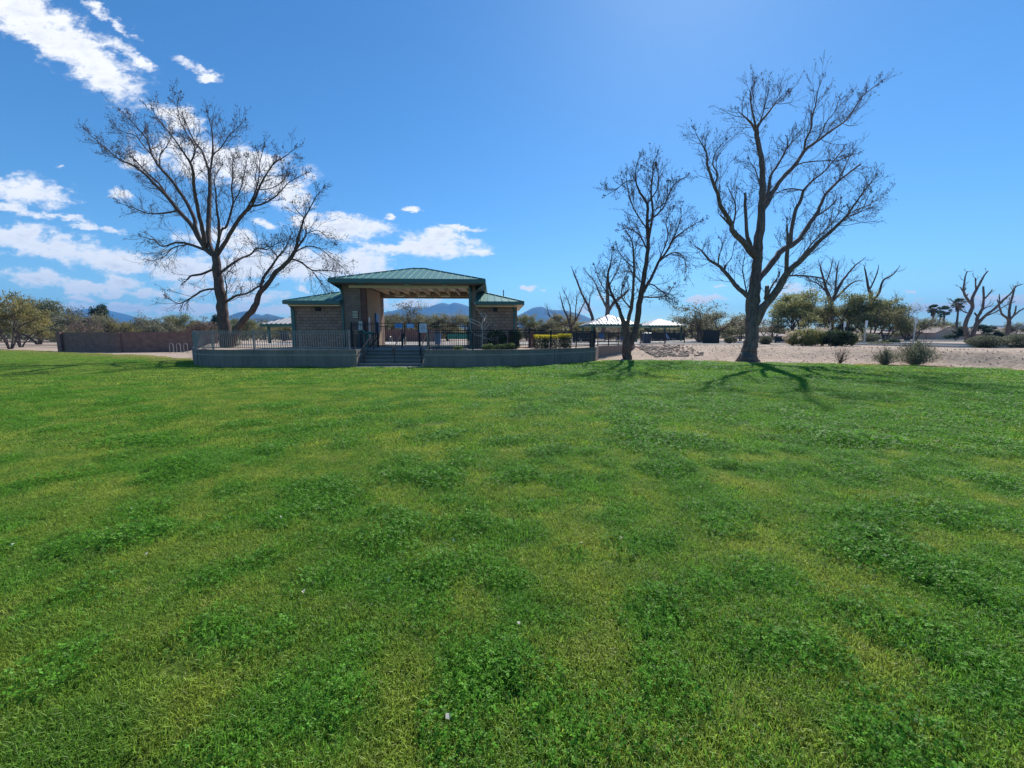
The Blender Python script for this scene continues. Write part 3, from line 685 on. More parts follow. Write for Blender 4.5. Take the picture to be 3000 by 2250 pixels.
# ------------------------------------------------------------------ the pool building
BO = Vector((-6.3, 26.9)); BA = R(2.5); bc, bs = math.cos(BA), math.sin(BA)
def LA(px, py, b):
    u, _ = uvw(px, py); return (u * (BO.y + b * bc) - BO.x + b * bs) / (bc - u * bs)
def LZ(py, a, b, px=1500):
    return EYE + uvw(px, py)[1] * (BO.y + a * bs + b * bc)
B = empty('pool_building', (BO.x, BO.y, 0), BA); tag(B, 'brown block pool building with teal metal hip roofs and an open central breezeway', 'building')
FZ = .89
def facet(mb, ribs, A, Bp, Cp, D, ridge_up, step=.42, rw=.035, rh=.045):
    """roof facet: eave A->Bp, upper edge D->Cp; ribs run up the slope"""
    A, Bp, Cp, D = map(Vector, (A, Bp, Cp, D)); k = len(mb.v)
    if (Cp - D).length < 1e-6: mb.add([tuple(A), tuple(Bp), tuple(Cp)], [(0, 1, 2)])
    else: mb.add([tuple(A), tuple(Bp), tuple(Cp), tuple(D)], [(0, 1, 2, 3)])
    e = (Bp - A); Le = e.length; e.normalize(); nrm = e.cross(D - A).normalized()
    if nrm.z < 0: nrm = -nrm
    up = nrm.cross(e); up = up if up.z > 0 else -up
    tD = (D - A).dot(e); hD = (D - A).dot(up); tC = (Cp - A).dot(e); hC = (Cp - A).dot(up)
    n = max(2, round(Le / step))
    for i in range(1, n):
        s = Le * i / n
        if s < tD: h = hD * s / max(tD, 1e-6)
        elif s > tC: h = hC * (Le - s) / max(Le - tC, 1e-6)
        else: h = hD + (hC - hD) * (s - tD) / max(tC - tD, 1e-6)
        if h < .1: continue
        a = A + e * s + nrm * rh * .5; b = a + up * (h)
        sd_ = e * rw / 2; u = nrm * rh / 2
        vs_ = [a - sd_ - u, a + sd_ - u, a + sd_ + u, a - sd_ + u, b - sd_ - u, b + sd_ - u, b + sd_ + u, b - sd_ + u]
        ribs.add([tuple(v) for v in vs_], [(0,1,2,3),(7,6,5,4),(0,4,5,1),(1,5,6,2),(2,6,7,3),(3,7,4,0)])
def hip(parent, name, x0, x1, y0, y1, z, rise, insl, insr, m, trim, fh=.22, step=.42, rw=.035, rh=.045, skip=(), sof=None):
    ym = (y0 + y1) / 2; mb = MB(); rb = MB()
    LR = (x0 + insl, ym, z + rise); RR = (x1 - insr, ym, z + rise)
    facet(mb, rb, (x0,y0,z), (x1,y0,z), RR, LR, 1, step, rw, rh); facet(mb, rb, (x1,y1,z), (x0,y1,z), LR, RR, 1, step, rw, rh)
    if insl > 0: facet(mb, rb, (x0,y1,z), (x0,y0,z), LR, LR, 1, step, rw, rh)
    if insr > 0: facet(mb, rb, (x1,y0,z), (x1,y1,z), RR, RR, 1, step, rw, rh)
    ro = mb.build(name, m, parent); rb.build('seam_rib', m, ro)
    hp = MB()
    hips = [((x0,y0,z), LR), ((x0,y1,z), LR)] if insl > 0 else []
    hips += [((x1,y0,z), RR), ((x1,y1,z), RR)] if insr > 0 else []
    hips += [(LR, RR)]
    for a, b in hips: hp.bar((a[0], a[1], a[2] + .03), (b[0], b[1], b[2] + .03), .14, .05)
    hp.build('ridge_cap', m, ro)
    t = .05; fb_ = MB()
    fb_.box(x0 - t, x1 + t, y0 - t, y0, z - fh, z + .015); fb_.box(x0 - t, x1 + t, y1, y1 + t, z - fh, z + .015)
    if insl > 0: fb_.box(x0 - t, x0, y0, y1, z - fh, z + .012)
    if insr > 0: fb_.box(x1, x1 + t, y0, y1, z - fh, z + .012)
    fb_.build('fascia', trim, parent)
    return ro
# main roof
eb = -1.2
ml = LA(963, 820, eb); mr_ = LA(1420, 820, eb); mz = LZ(816, ml, eb, 963)
mrise = LZ(787, 0, eb + 3.95, 1220) - mz
hip(B, 'main_roof', ml, mr_, eb, eb + 8.0, mz, mrise, 4.35, 4.35, M['teal'], M['teal_trim'], fh=.24, step=.44)
# wings
wlx = LA(830, 884, -.55); wrx = LA(1534, 888, -.55); wz = LZ(881, wlx, -.55, 832)
pl0, pl1 = LA(1004, 930, 0), LA(1058, 930, 0)                 # left pylon
pr0, pr1 = LA(1374, 930, 0), LA(1391, 930, 0)                 # right pillar
wrise = .95
hip(B, 'wing_roof', wlx, pl0 + .02, -.55, 5.65, wz, wrise, 2.9, 0, M['teal'], M['teal_trim'], fh=.2, step=.46)
wz2 = LZ(884, wrx, -.55, 1534)
hip(B, 'wing_roof', pr1 - .02, wrx, -.55, 5.65, wz2, wrise, 0, 2.9, M['teal'], M['teal_trim'], fh=.2, step=.46)
# walls of the wings
wl0 = LA(856, 950, .25); wr1 = LA(1515, 950, .25)
MB().box(wl0, pl0, .25, 5.1, FZ - .5, wz - .05).build('wing_wall', M['cmu'], B)
MB().box(pr1, wr1, .25, 5.1, FZ - .5, wz2 - .05).build('wing_wall', M['cmu'], B)
# soffits (boards under the eaves) and a cream moulding under the fascia
MB().box(wlx + .01, pl0 - .01, -.54, .24, wz - .19, wz - .15).build('soffit', M['cream'], B)
MB().box(pr1 + .01, wrx - .01, -.54, .24, wz2 - .19, wz2 - .15).build('soffit', M['cream'], B)
MB().box(wr1 + .01, wrx - .01, .245, 5.64, wz2 - .19, wz2 - .15).build('soffit', M['cream'], B)
MB().box(wl0 + .02, pl0 - .1, -.2, .2, wz - .30, wz - .22).build('moulding', M['cream'], B)
MB().box(pr1 + .1, wr1 - .02, -.2, .2, wz2 - .30, wz2 - .22).build('moulding', M['cream'], B)
# pylons
tops = mz - .10
MB().box(pl0, pl1, 0, 5.6, FZ - .5, tops).build('pylon_wall', M['cmu_small'], B)
MB().box(pl1, pl1 + .30, .05, .45, FZ - .5, tops - .3).build('pillar', M['brick_dark'], B)
inx = pl1 + .14
MB().box(pl1 + .002, inx, .46, 4.2, FZ, tops - .2).build('inner_wall', M['tan'], B)
MB().box(pl1 + .004, LA(1107, 930, 4.6), 4.21, 4.8, FZ - .2, tops - .2).build('pillar', M['brick_dark'], B)
MB().box(pr0, pr1 + .05, 0, .55, FZ - .5, tops).build('pillar', M['cmu_small'], B)
MB().box(pr0 + .02, pr0 + .17, -.12, -.003, FZ - .4, tops - .3).build('downspout', M['teal_trim'], B)
MB().box(pr0 + .35, pr1 + .05, .56, 5.6, FZ - .5, tops).build('pylon_wall', M['cmu_small'], B)
# header beams, front and back
h0 = LA(1022, 835, -.02); hz0 = LZ(844, 0, -.05)
MB().box(h0, pr0 - .002, -.08, .18, hz0, tops - .01).build('header_beam', M['cream'], B)
MB().box(pl1 + .31, pr0 + .34, -.075 + .26, .30, hz0 + .02, tops - .02).build('header_beam', M['cream'], B)
rz0 = LZ(873, 0, 4.8)
MB().box(pl1 + .01, pr0 + .34, 4.82, 5.05, rz0, tops - .02).build('header_beam', M['tan'], B)
# ceiling deck, joists, trusses
MB().box(pl1 + .01, pr0 + .34, .31, 4.81, tops - .04, tops - .005).build('ceiling_deck', M['cream'], B)
jn = 9
for i in range(jn):
    xj = pl1 + .7 + (pr0 - pl1 - .9) * i / (jn - 1)
    MB().box(xj - .035, xj + .035, .32, 4.80, tops - .30, tops - .045).build('ceiling_joist', M['cream'], B)
mb = MB()
for i in range(26):
    xa = pl1 + .4 + (pr0 - pl1 - .4) * i / 26
    mb.bar((xa, 4.70, tops - .36), (xa + .14, 4.70, tops - .06), .03, .03); mb.bar((xa + .14, 4.70, tops - .06), (xa + .28, 4.70, tops - .36), .03, .03)
mb.bar((pl1 + .32, 4.70, tops - .38), (pr0 + .3, 4.70, tops - .38), .06, .05)
mb.build('ceiling_truss', M['cream'], B)
for px_ in (1170, 1236, 1304):
    xa = LA(px_, 858, 3.9); zz = LZ(856, xa, 3.9)
    f_ = MB().box(xa - .35, xa + .35, 3.6, 4.0, tops - .48, tops - .36).build('ceiling_light', M['cream'], B, bevel=.02)
    MB().box(xa - .3, xa + .3, 3.65, 3.95, tops - .505, tops - .482).build('lens', M['lamp_lens'], f_)
for px_ in (1057, 1192, 1303):
    xa = LA(px_, 828, -.9)
    MB().box(xa - .18, xa + .18, -1.12, -.85, mz - .33, mz - .242).build('soffit_light', M['teal_trim'], B, bevel=.02)
# main soffit: sloping boards from fascia to wall
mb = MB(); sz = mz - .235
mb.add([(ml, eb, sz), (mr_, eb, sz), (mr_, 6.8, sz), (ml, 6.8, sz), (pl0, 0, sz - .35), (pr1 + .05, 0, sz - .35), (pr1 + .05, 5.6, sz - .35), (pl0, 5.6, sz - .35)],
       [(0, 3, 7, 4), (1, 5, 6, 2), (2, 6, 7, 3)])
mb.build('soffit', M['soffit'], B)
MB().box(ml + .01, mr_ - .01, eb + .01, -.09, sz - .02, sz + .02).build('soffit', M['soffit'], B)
# downspouts
def dspout(xa, yb, ztop, zbot=FZ):
    mb = MB(); mb.box(xa - .055, xa + .055, yb - .09, yb - .005, zbot, ztop - .35)
    mb.bar((xa, yb - .05, ztop - .36), (xa - .12, yb - .35, ztop), .1, .08); mb.build('downspout', M['teal_trim'], B)
dspout(wl0 + .16, .25, wz - .2); dspout(pl0 + .05, -.01, mz - .3); dspout(wr1 - .18, .25, wz2 - .2)
MB().box(wl0 - .03, wl0 + .09, .21, .3, FZ - .4, wz - .2).build('corner_trim', M['teal_trim'], B)
MB().box(wr1 - .34, wr1 - .09, .2, .249, FZ - .4, wz2 - .2).build('corner_trim', M['teal_trim'], B) if False else None
# lights, vents
xa = LA(933, 906, .25); za = LZ(906, xa, .25)
lt = MB(); lt.box(xa - .17, xa + .17, .07, .249, za - .12, za + .12); lt.build('wall_light', M['black_iron'], B, bevel=.05)
xa = LA(1451, 907, .25); za = LZ(907, xa, .25)
lt = MB(); lt.box(xa - .13, xa + .13, .10, .249, za - .13, za + .13); lt.build('wall_light', M['black_iron'], B, bevel=.03)
xa = LA(1381, 848, 0); za = LZ(846, xa, 0)
MB().box(xa - .06, xa + .06, -.12, -.002, za - .2, za + .2).build('wall_light', M['black_iron'], B, bevel=.02)
x0_, x1_ = LA(1033, 921, 0), LA(1049, 921, 0); z0_, z1_ = LZ(931, x0_, 0), LZ(912, x0_, 0)
mb = MB()
for i in range(5):
    z_ = z0_ + (z1_ - z0_) * i / 4.4
    mb.add([(x0_, -.06, z_), (x1_, -.06, z_), (x1_, -.005, z_ + .06), (x0_, -.005, z_ + .06), (x0_, -.06, z_ + .02), (x1_, -.06, z_ + .02), (x1_, -.005, z_ + .075), (x0_, -.005, z_ + .075)],
           [(0,1,5,4),(4,5,6,7),(3,2,1,0),(0,4,7,3),(1,2,6,5)])
fr_ = MB().box(x0_ - .03, x1_ + .03, -.02, -.003, z0_ - .03, z1_ + .05).build('louver_vent', M['screen'], B); mb.build('slats', M['cream'], fr_)
# vent pipe on the right wing roof
MB().tube([Vector((LA(1475, 870, 2.2), 2.2, wz2 + .5)), Vector((LA(1475, 870, 2.2), 2.2, wz2 + 1.05))], .035, 8, True).build('vent_pipe', M['screen'], B)
# side vents/blocks on the back wall: closing the passage side of the right wing is the pylon wall itself
# things on the wall beside the gate
def lp(a, b, z): return (BO.x + a * bc - b * bs, BO.y + a * bs + b * bc, z)
def wallboard(name, label, y0, y1, z0, z1, m, thick=.05, cat='board'):
    root = MB(); root.box(0, thick, 0, y1 - y0, 0, z1 - z0); o = root.build(name, m); o.location = lp(inx + .01, y0, z0); o.rotation_euler = (0, 0, BA); tag(o, label, cat); return o
wallboard('rescue_board', 'tall bright blue board hanging on the pale inner wall', 2.6, 3.3, 1.9, 3.25, M['blue_plastic'], .09)
wallboard('rescue_board', 'narrow white board hanging beside the blue one on the inner wall', .9, 1.2, 1.5, 2.9, M['sign_white'], .06)
sign('wall_notice', 'small pale notice on the pylon wall by the gate fence', 1046, 1051, 949, 966, 26.75, M['sign_white'], 4, M['sign_ink'])
def dispenser():
    a = P(1058, 958, 26.6); mb = MB(); mb.box(-.13, .13, -.12, .1, -.32, .32); o = mb.build('paper_dispenser', M['steel'], bevel=.03); o.location = (a.x, 26.62, a.z + .05)
    tag(o, 'small steel box with a sloping lid on the pylon by the gate', 'dispenser')
    MB().box(-.10, .10, -.135, -.121, -.2, .15).build('door', M['sign_white'], o)
dispenser()
# drinking fountain
a = P(1086, 1000, 25.4); f = empty('drinking_fountain', (a.x, 25.4, .9)); tag(f, 'dark green drinking fountain with a curved pipe beside the gate', 'drinking fountain')
MB().box(-.45, .25, -.2, .2, .82, .98).build('basin', M['green_post'], f, bevel=.04)
MB().tube([Vector((-.2, 0, .84)), Vector((-.22, 0, .0))], .07, 8, True).build('pedestal', M['green_post'], f)
MB().tube([Vector((.15, 0, .9)), Vector((.38, 0, .86)), Vector((.46, 0, .7)), Vector((.38, 0, .55)), Vector((.1, 0, .2)), Vector((-.1, 0, 0))], .035, 8, True).build('pipe', M['black_iron'], f)
a = P(1060, 1000, 25.6); u_ = MB().box(-.16, .16, -.16, .16, 0, 1.1).build('utility_box', M['green_post'], bevel=.02); u_.location = (a.x, 25.6, .9); tag(u_, 'tall dark green utility cabinet at the corner of the pylon', 'cabinet')
MB().box(-.12, .12, -.166, -.161, .15, .95).build('door', M['teal_trim'], u_)

# ------------------------------------------------------------------ bare trees
def vrand(rg): 
    return Vector((rg.gauss(0, 1), rg.gauss(0, 1), rg.gauss(0, 1))).normalized()
def grow(mb, p, d, Ln, r, lvl, maxl, rg, tips, up=.12, wob=.28, kids=5, ratio=.52, ang=.75, sides=3, nseg=4):
    n = nseg; pts_ = [p.copy()]; dirs = [d.copy()]; q = p.copy(); dd_ = d.copy()
    for i in range(n):
        dd_ = (dd_ + vrand(rg) * wob + Vector((0, 0, up))).normalized(); q = q + dd_ * (Ln / n); pts_.append(q.copy()); dirs.append(dd_.copy())
    mb.tube(pts_, [max(r * (1 - .7 * i / n), .0036) for i in range(n + 1)], sides)
    if lvl < maxl:
        for k in range(kids):
            t = (k + rg.random()) / kids * .85 + .15; f_ = t * n; i = min(int(f_), n - 1); b = pts_[i].lerp(pts_[i+1], f_ - i)
            dr = dirs[i+1]; pr = dr.cross(vrand(rg)).normalized(); an = ang * rg.uniform(.6, 1.25)
            nd = (dr * math.cos(an) + pr * math.sin(an)).normalized()
            grow(mb, b, nd, Ln * ratio * rg.uniform(.65, 1.25) * (1.1 - .35 * t), max(r * .5, .005), lvl + 1, maxl, rg, tips, up, wob, kids, ratio, ang, 3, 3)
    tips.append((q, lvl))
def traced_tree(name, label, Y0, conv, limbs, seed, tw=1.0, len_k=1.0, seeds=1.0, barkm='bark', dens=1.0, rs_=.93, levels=3, group=None, depth=.45, maxside=2.2):
    """limbs: list of [(x, y, width)...] in crop pixels, each a limb of the tree standing at distance Y0"""
    rg = random.Random(seed); built = []; wood = MB(); tw_ = MB(); tips = []
    base = None
    for li, lb in enumerate(limbs):
        pp = [conv(x, y) for x, y, w in lb['p']]; ww = [w for x, y, w in lb['p']]
        kpx = conv(1, 0)[0] - conv(0, 0)[0]
        if li == 0 or lb.get('root'): ys = Y0; sl = lb.get('s', 0)
        else:
            best = min(built, key=lambda b: (b[0] - pp[0][0]) ** 2 + (b[1] - pp[0][1]) ** 2); ys = best[2]
            pp[0] = (best[0] * .6 + pp[0][0] * .4, best[1] * .6 + pp[0][1] * .4)
            sl = rg.choice((-1, 1)) * rg.uniform(.25, 1.0) * depth
        acc = 0; p3 = []; r3 = []
        for i, (x, y) in enumerate(pp):
            if i: acc += math.hypot(x - pp[i-1][0], y - pp[i-1][1]) / F * Y0
            Yd = ys + sl * acc; Yd = max(Yd, Y0 - 5); p3.append(P(x, y, Yd)); r3.append(ww[i] * kpx / F * Yd / 2 * rs_); built.append((x, y, Yd))
            if i and math.hypot(x - pp[i-1][0], y - pp[i-1][1]) > 8:
                mx_, my_ = (x + pp[i-1][0]) / 2, (y + pp[i-1][1]) / 2; built.append((mx_, my_, Yd - sl * math.hypot(x - pp[i-1][0], y - pp[i-1][1]) / F * Y0 / 2))
        # smooth by catmull-rom + slight wobble
        fp, fr2 = [], []
        for i in range(len(p3) - 1):
            a = p3[max(i-1, 0)]; b = p3[i]; c = p3[i+1]; d = p3[min(i+2, len(p3)-1)]
            for k in range(3):
                t = k / 3; q = .5 * ((2*b) + (c - a) * t + (2*a - 5*b + 4*c - d) * t*t + (3*b - a - 3*c + d) * t**3)
                rr = r3[i] + (r3[i+1] - r3[i]) * t
                if k: q = q + vrand(rg) * min(rr * .25, .06)
                fp.append(q); fr2.append(rr * rg.uniform(.93, 1.08))
        fp.append(p3[-1]); fr2.append(r3[-1])
        if base is None: base = fp[0].copy()
        sides = 12 if r3[0] > .25 else (8 if r3[0] > .09 else 5)
        wood.tube(fp, fr2, sides, True)
        if lb.get('bare'): continue
        # side branches
        tot = sum((fp[i+1] - fp[i]).length for i in range(len(fp) - 1)); run = 0
        stt = lb.get('from', .25 if r3[0] > .12 else .08)
        for i in range(len(fp) - 1):
            seg = (fp[i+1] - fp[i]); sl_ = seg.length; run += sl_; t = run / tot
            if t < stt: continue
            n = dens * sl_ * (3.1 if fr2[i] < .06 else 1.8) * (1.0 if t < .5 else 1.55); cnt = int(n) + (rg.random() < n - int(n))
            for _ in range(cnt):
                tan = seg.normalized(); pr = tan.cross(vrand(rg)).normalized(); an = rg.uniform(.45, 1.15)
                nd = (tan * math.cos(an) + pr * math.sin(an)).normalized()
                Ls = min(maxside, (.8 + 1.35 * rg.random()) * len_k * (1.0 if t < .5 else (.78 if t < .75 else .52)))
                grow(tw_, fp[i].lerp(fp[i+1], rg.random()), nd, Ls, min(fr2[i] * .40, .018) * tw + .0025, 1, levels, rg, tips, up=lb.get('up', .13), wob=.19, kids=4, ratio=.56, ang=.62)
        if not lb.get('stub'):
            grow(tw_, fp[-1], (fp[-1] - fp[-2]).normalized(), .35 * len_k, max(fr2[-1] * .9, .012), 1, levels, rg, tips, kids=5, wob=.18, ang=.6)
    root = empty(name, tuple(base)); tag(root, label, 'tree', group)
    def shift(m): m.v = [(x - base.x, y - base.y, z - base.z) for x, y, z in m.v]
    shift(wood); shift(tw_)
    wood.build('trunk', M[barkm], root, smooth=True); tw_.build('crown', M['twig'], root)
    if seeds > 0:
        sb = MB()
        for q, lv in tips:
            if rg.random() < .42 * seeds:
                s = rg.uniform(.020, .036) * (Y0 / 27); c = q - base + Vector((0, 0, -rg.uniform(0, .12)))
                sb.add([(c.x+s,c.y,c.z),(c.x-s,c.y,c.z),(c.x,c.y+s,c.z),(c.x,c.y-s,c.z),(c.x,c.y,c.z+s),(c.x,c.y,c.z-s)], [(0,2,4),(2,1,4),(1,3,4),(3,0,4),(2,0,5),(1,2,5),(3,1,5),(0,3,5)])
        sb.build('seed_balls', M['seed'], root)
    return root
def lim(s, **k):
    """'x,y,w x,y ...' -> limb; missing widths are interpolated"""
    v = [t.split(',') for t in s.split()]; xs_ = [float(t[0]) for t in v]; ys_ = [float(t[1]) for t in v]
    wi = [(i, float(t[2])) for i, t in enumerate(v) if len(t) > 2]
    if wi[-1][0] != len(v) - 1: wi.append((len(v) - 1, 3.0))
    ws = np.interp(range(len(v)), [a for a, b in wi], [b for a, b in wi])
    d = dict(p=list(zip(xs_, ys_, ws))); d.update(k); return d
cA = lambda x, y: (200 + x / 2.154, 230 + (y + .06 * max(0, 600 - y)) / 2.154)
cB = lambda x, y: (1600 + x / 1.823, 180 + (y + .10 * max(0, 620 - y)) / 1.823)
cC = lambda x, y: (2500 + x / 4.424, 760 + y / 4.424)
left_limbs = [
 lim('1000,1705,88 992,1660,78 988,1600,70 976,1480,63 966,1370,62 950,1280,56 936,1200,50 930,1120,46', bare=True),
 lim('938,1330,15 860,1335 790,1375 740,1405 690,1420 640,1390,4', up=.02),
 lim('905,1205,17 840,1235 775,1245 748,1272,9', **{'from': .3}),
 lim('930,1130,34 870,1080,30 800,960,27 740,880,25 690,830,24 620,740,22 560,680,19 480,600,15 400,540,11 330,510 250,440 170,370 120,320,3'),
 lim('690,835,14 600,850,10 500,850,8 400,810 330,790,3'),
 lim('760,905,14 700,850,13 640,760,12 570,660,11 500,600,9 430,520,7 380,470 330,400,3'),
 lim('850,1085,18 760,1045,15 680,1035 600,1060 540,1020 470,1000,3', up=.03),
 lim('760,1048,8 660,1070 600,1130 520,1150,3', up=0),
 lim('865,1070,28 810,960,24 790,870,22 720,740,20 650,640,17 580,560,14 530,480,11 500,380,8 450,310 400,250 340,190,3'),
 lim('578,560,8 580,470 620,420 650,350,3'),
 lim('530,480,8 480,420 430,350 380,330 300,300,3'),
 lim('872,1060,28 845,950,25 820,840,22 795,700,19 790,600,17 770,530,14 735,470,11 690,400,9 640,330 580,250 540,190,3'),
 lim('770,530,10 800,450 780,380 740,320 700,230 690,130 700,80,2'),
 lim('925,1115,32 887,1030,28 885,900,27 890,800,25 893,700,22 890,600,18 870,520,14 840,440,10 800,390 760,300 730,220,3'),
 lim('892,610,13 905,520,12 912,420,9 910,340 900,280 880,200,3'),
 lim('912,470,8 960,430 1010,350 1060,300 1100,260,3'),
 lim('935,1105,22 952,1000,18 950,900,15 935,800,11 930,700,8 920,640,5 960,560,3'),
 lim('940,1090,18 965,960,15 1000,930,13 1040,790,11 1030,700 1040,620 1035,540 1050,480,3'),
 lim('945,1120,28 1000,1020,25 1050,930,23 1100,860,20 1160,800,17 1200,700,13 1240,620,10 1300,530 1360,490 1420,440,3'),
 lim('1160,815,13 1230,790 1300,750 1350,700 1400,650 1480,610,3'),
 lim('1110,850,12 1170,740 1200,640 1210,520 1230,440,3'),
 lim('1040,790,8 1090,690 1110,600 1130,500,3'),
 lim('1205,700,7 1290,690 1360,640 1390,560,3'),
 lim('960,1235,19 1020,1180,15 1080,1140 1150,1110 1190,1070 1250,1080 1300,1050 1380,1020,3', up=.05),
 lim('1005,1398,17 1060,1370,15 1130,1355 1180,1325 1220,1300,8'),
 lim('985,1430,10 1000,1330 990,1250 1040,1190,4'),
]
traced_tree('bare_tree', 'tallest bare tree left of the building, upright trunk behind the picket fence', 29.0, cA, left_limbs, 4, dens=1.25)
lean_limbs = [
 lim('1015,1690,54 1048,1620,46 1085,1555,41 1120,1510,38 1175,1440,36 1200,1370,33 1255,1300,30 1310,1220,27 1370,1170,25 1430,1090,22 1450,1010,17 1470,940,12 1490,880,9 1530,810 1560,750 1600,700,3', **{'from': .45}),
 lim('1200,1340,20 1230,1260 1280,1190 1320,1130 1370,1070,8 1400,1000,3'),
 lim('1430,1090,12 1480,1020 1500,980 1500,935,6', stub=True),
 lim('1400,1150,15 1470,1160,12 1540,1210,10 1620,1210 1700,1220,3', up=0),
 lim('1540,1212,7 1580,1270 1620,1320 1640,1350,3', up=-.05),
 lim('1440,1105,9 1500,1060 1580,1070 1660,1130 1740,1200,3', up=0),
 lim('1330,1130,8 1290,1090 1250,1050 1180,1050,3'),
 lim('1490,880,8 1440,830 1420,800,3'),
 lim('1500,980,7 1580,960 1660,1030,3', up=.02),
]
traced_tree('leaning_tree', 'bare trunk leaning right toward the building, rising beside the tall tree', 28.4, cA, lean_limbs, 9, dens=1.25)
right_limbs = [
 lim('1073,1615,104 1074,1596,98 1077,1575,88 1083,1550,78 1092,1500,70 1098,1450,66 1100,1350,62 1105,1280,70 1115,1180,54 1125,1080,48 1130,1000,50 1145,900,42 1150,800,37 1155,700,32 1155,600,28 1150,500,24 1130,400,22 1125,345,22', **{'from': .72}, up=.05),
 lim('1065,1545,60 1050,1578,44 1025,1600,26 995,1614,8', bare=True), lim('1095,1555,50 1112,1585,36 1130,1600,22 1150,1612,8', bare=True),
 lim('1120,350,15 1090,290,11 1060,260 1030,230,3'),
 lim('1125,345,12 1100,220 1090,130 1110,70,2'),
 lim('1130,345,16 1140,300,13 1190,230 1230,170 1280,120,2'),
 lim('1140,310,8 1170,190 1190,80,2'),
 lim('1120,1045,42 1060,970,34 1000,910,28 985,860,24 930,770,21 920,720,19 900,670,17 880,610,14 862,550,11 857,480,8 830,420 800,360,3', **{'from': .3}),
 lim('900,660,11 915,600,9 890,540 905,470 940,420,3'),
 lim('1090,985,24 1070,900,19 1065,800,17 1062,700,14', stub=True, **{'from': .5}),
 lim('1000,885,10 1010,820 1010,760 985,700 975,680,4'),
 lim('985,880,12 960,850 930,820,8', stub=True),
 lim('1090,1255,28 1030,1215,24 1000,1180,22 950,1120,18 920,1090,16 870,1060,12 830,1010,8 790,985,4'),
 lim('952,1115,14 958,1088,16', stub=True), lim('960,1085,6 990,1050 1000,1000,3'), lim('920,1088,8 920,1050 940,990 935,960,3'),
 lim('1155,815,28 1200,720,25 1240,650,22 1300,580,20 1340,530,18 1380,460,16 1440,410,13 1500,360,11 1560,315,9 1600,280 1640,220 1680,150 1740,90 1780,60,2'),
 lim('1380,455,12 1385,400 1415,330 1420,260 1440,190 1450,110 1470,50,3'),
 lim('1440,405,7 1480,340 1490,300 1540,230 1560,170,3'),
 lim('1310,570,8 1350,540 1420,525 1500,520 1560,520 1620,490,3'),
 lim('1165,760,20 1190,680,17 1200,610,13 1240,540 1270,480 1290,430 1290,400,6'), lim('1285,450,5 1330,390 1370,360,3'),
 lim('1118,1425,52 1160,1310,42 1220,1240,38 1280,1140,34 1340,1080,29 1400,1020,25 1470,950,21 1540,890,17 1600,830,13 1650,760,9 1700,690 1740,640,3', **{'from': .35}),
 lim('1135,1190,34 1210,1070,32 1260,1010,30 1310,985,28 1360,940,26 1400,880,23 1440,820,20 1470,760,17 1500,700,14 1560,640,12 1620,590,10 1680,540,8', stub=True, **{'from': .3}),
 lim('1440,840,10 1500,790 1550,740,7', stub=True),
 lim('1300,990,24 1310,900,20 1330,800,18 1360,740,17 1375,690,15 1420,640,9 1480,590 1520,540 1580,460,5'),
 lim('1375,690,8 1300,680 1240,700 1200,740,3'),
 lim('1285,1120,22 1290,1000,19 1290,930 1285,870,7'),
 lim('1290,1150,11 1360,1145 1430,1150 1490,1165 1520,1200,4', up=0),
 lim('1340,1060,10 1430,960 1520,870 1570,800,4'),
 lim('1470,950,9 1560,870 1640,800 1720,770,3'),
 lim('1150,1260,26 1180,1200,22', stub=True), lim('1170,1290,16 1200,1210 1240,1150,6'),
 lim('1085,1230,8 1050,1120 1060,1040,3'), lim('1150,700,7 1120,580 1090,530,4'),
 lim('1560,640,6 1620,500 1650,480,3'), lim('1600,830,7 1680,800 1720,720,3'),
]
traced_tree('bare_tree', 'largest bare tree with a flared base and sawn-off limbs on the right gravel', 25.6, cB, right_limbs, 17, dens=1.05, barkm='bark_grey')
mid_limbs = [
 lim('430,1590,66 430,1570,52 428,1500,46 426,1430,38 405,1370,23 380,1300,18 345,1230,14 330,1150 345,1080 350,1020,3', **{'from': .45}),
 lim('440,1540,40 480,1420,33 495,1300,31 515,1200,27 535,1080,24 545,960,21 540,850,18 540,760,14 500,700 480,640 480,560 500,500,2', root=True, **{'from': .3}),
 lim('428,1420,26 455,1320,21 463,1250,17 465,1200,15 470,1100 465,1000 450,940 420,900,3'),
 lim('548,950,15 570,800,12 560,700 570,600 570,540 590,490,2'),
 lim('500,1265,20 560,1160,16 600,1070,13 640,1020 680,950 730,910 790,870 825,850,2'),
 lim('600,1080,9 640,1040 700,1020 740,1060 740,1140,3', up=-.03),
 lim('665,970,8 700,900 720,830 720,770,3'), lim('540,765,9 590,690 600,620 590,560,3'),
 lim('555,860,10 620,790 660,700 690,650 740,620,3'), lim('545,1000,9 500,930 440,890 400,900,3'),
 lim('500,1215,10 560,1190 620,1230 680,1280,3', up=-.03), lim('480,640,6 430,640 380,680 330,710,3'),
 lim('470,1110,8 420,1060 380,1000,3'), lim('545,900,8 470,790 440,700 430,620,3'), lim('520,1180,8 450,1120 400,1130,3'),
 lim('360,1270,8 300,1200 260,1100,3'), lim('455,1330,10 400,1250 420,1180,4'), lim('570,800,7 640,750 650,660,3'),
 lim('600,1070,8 650,940 640,860 670,800,3'), lim('500,1260,10 570,1260 640,1250 680,1200,3', up=-.02),
]
traced_tree('forked_tree', 'slender forked bare tree in front of the brown wall and pale shelter roof', 28.0, cB, mid_limbs, 23, dens=1.3, len_k=.85)
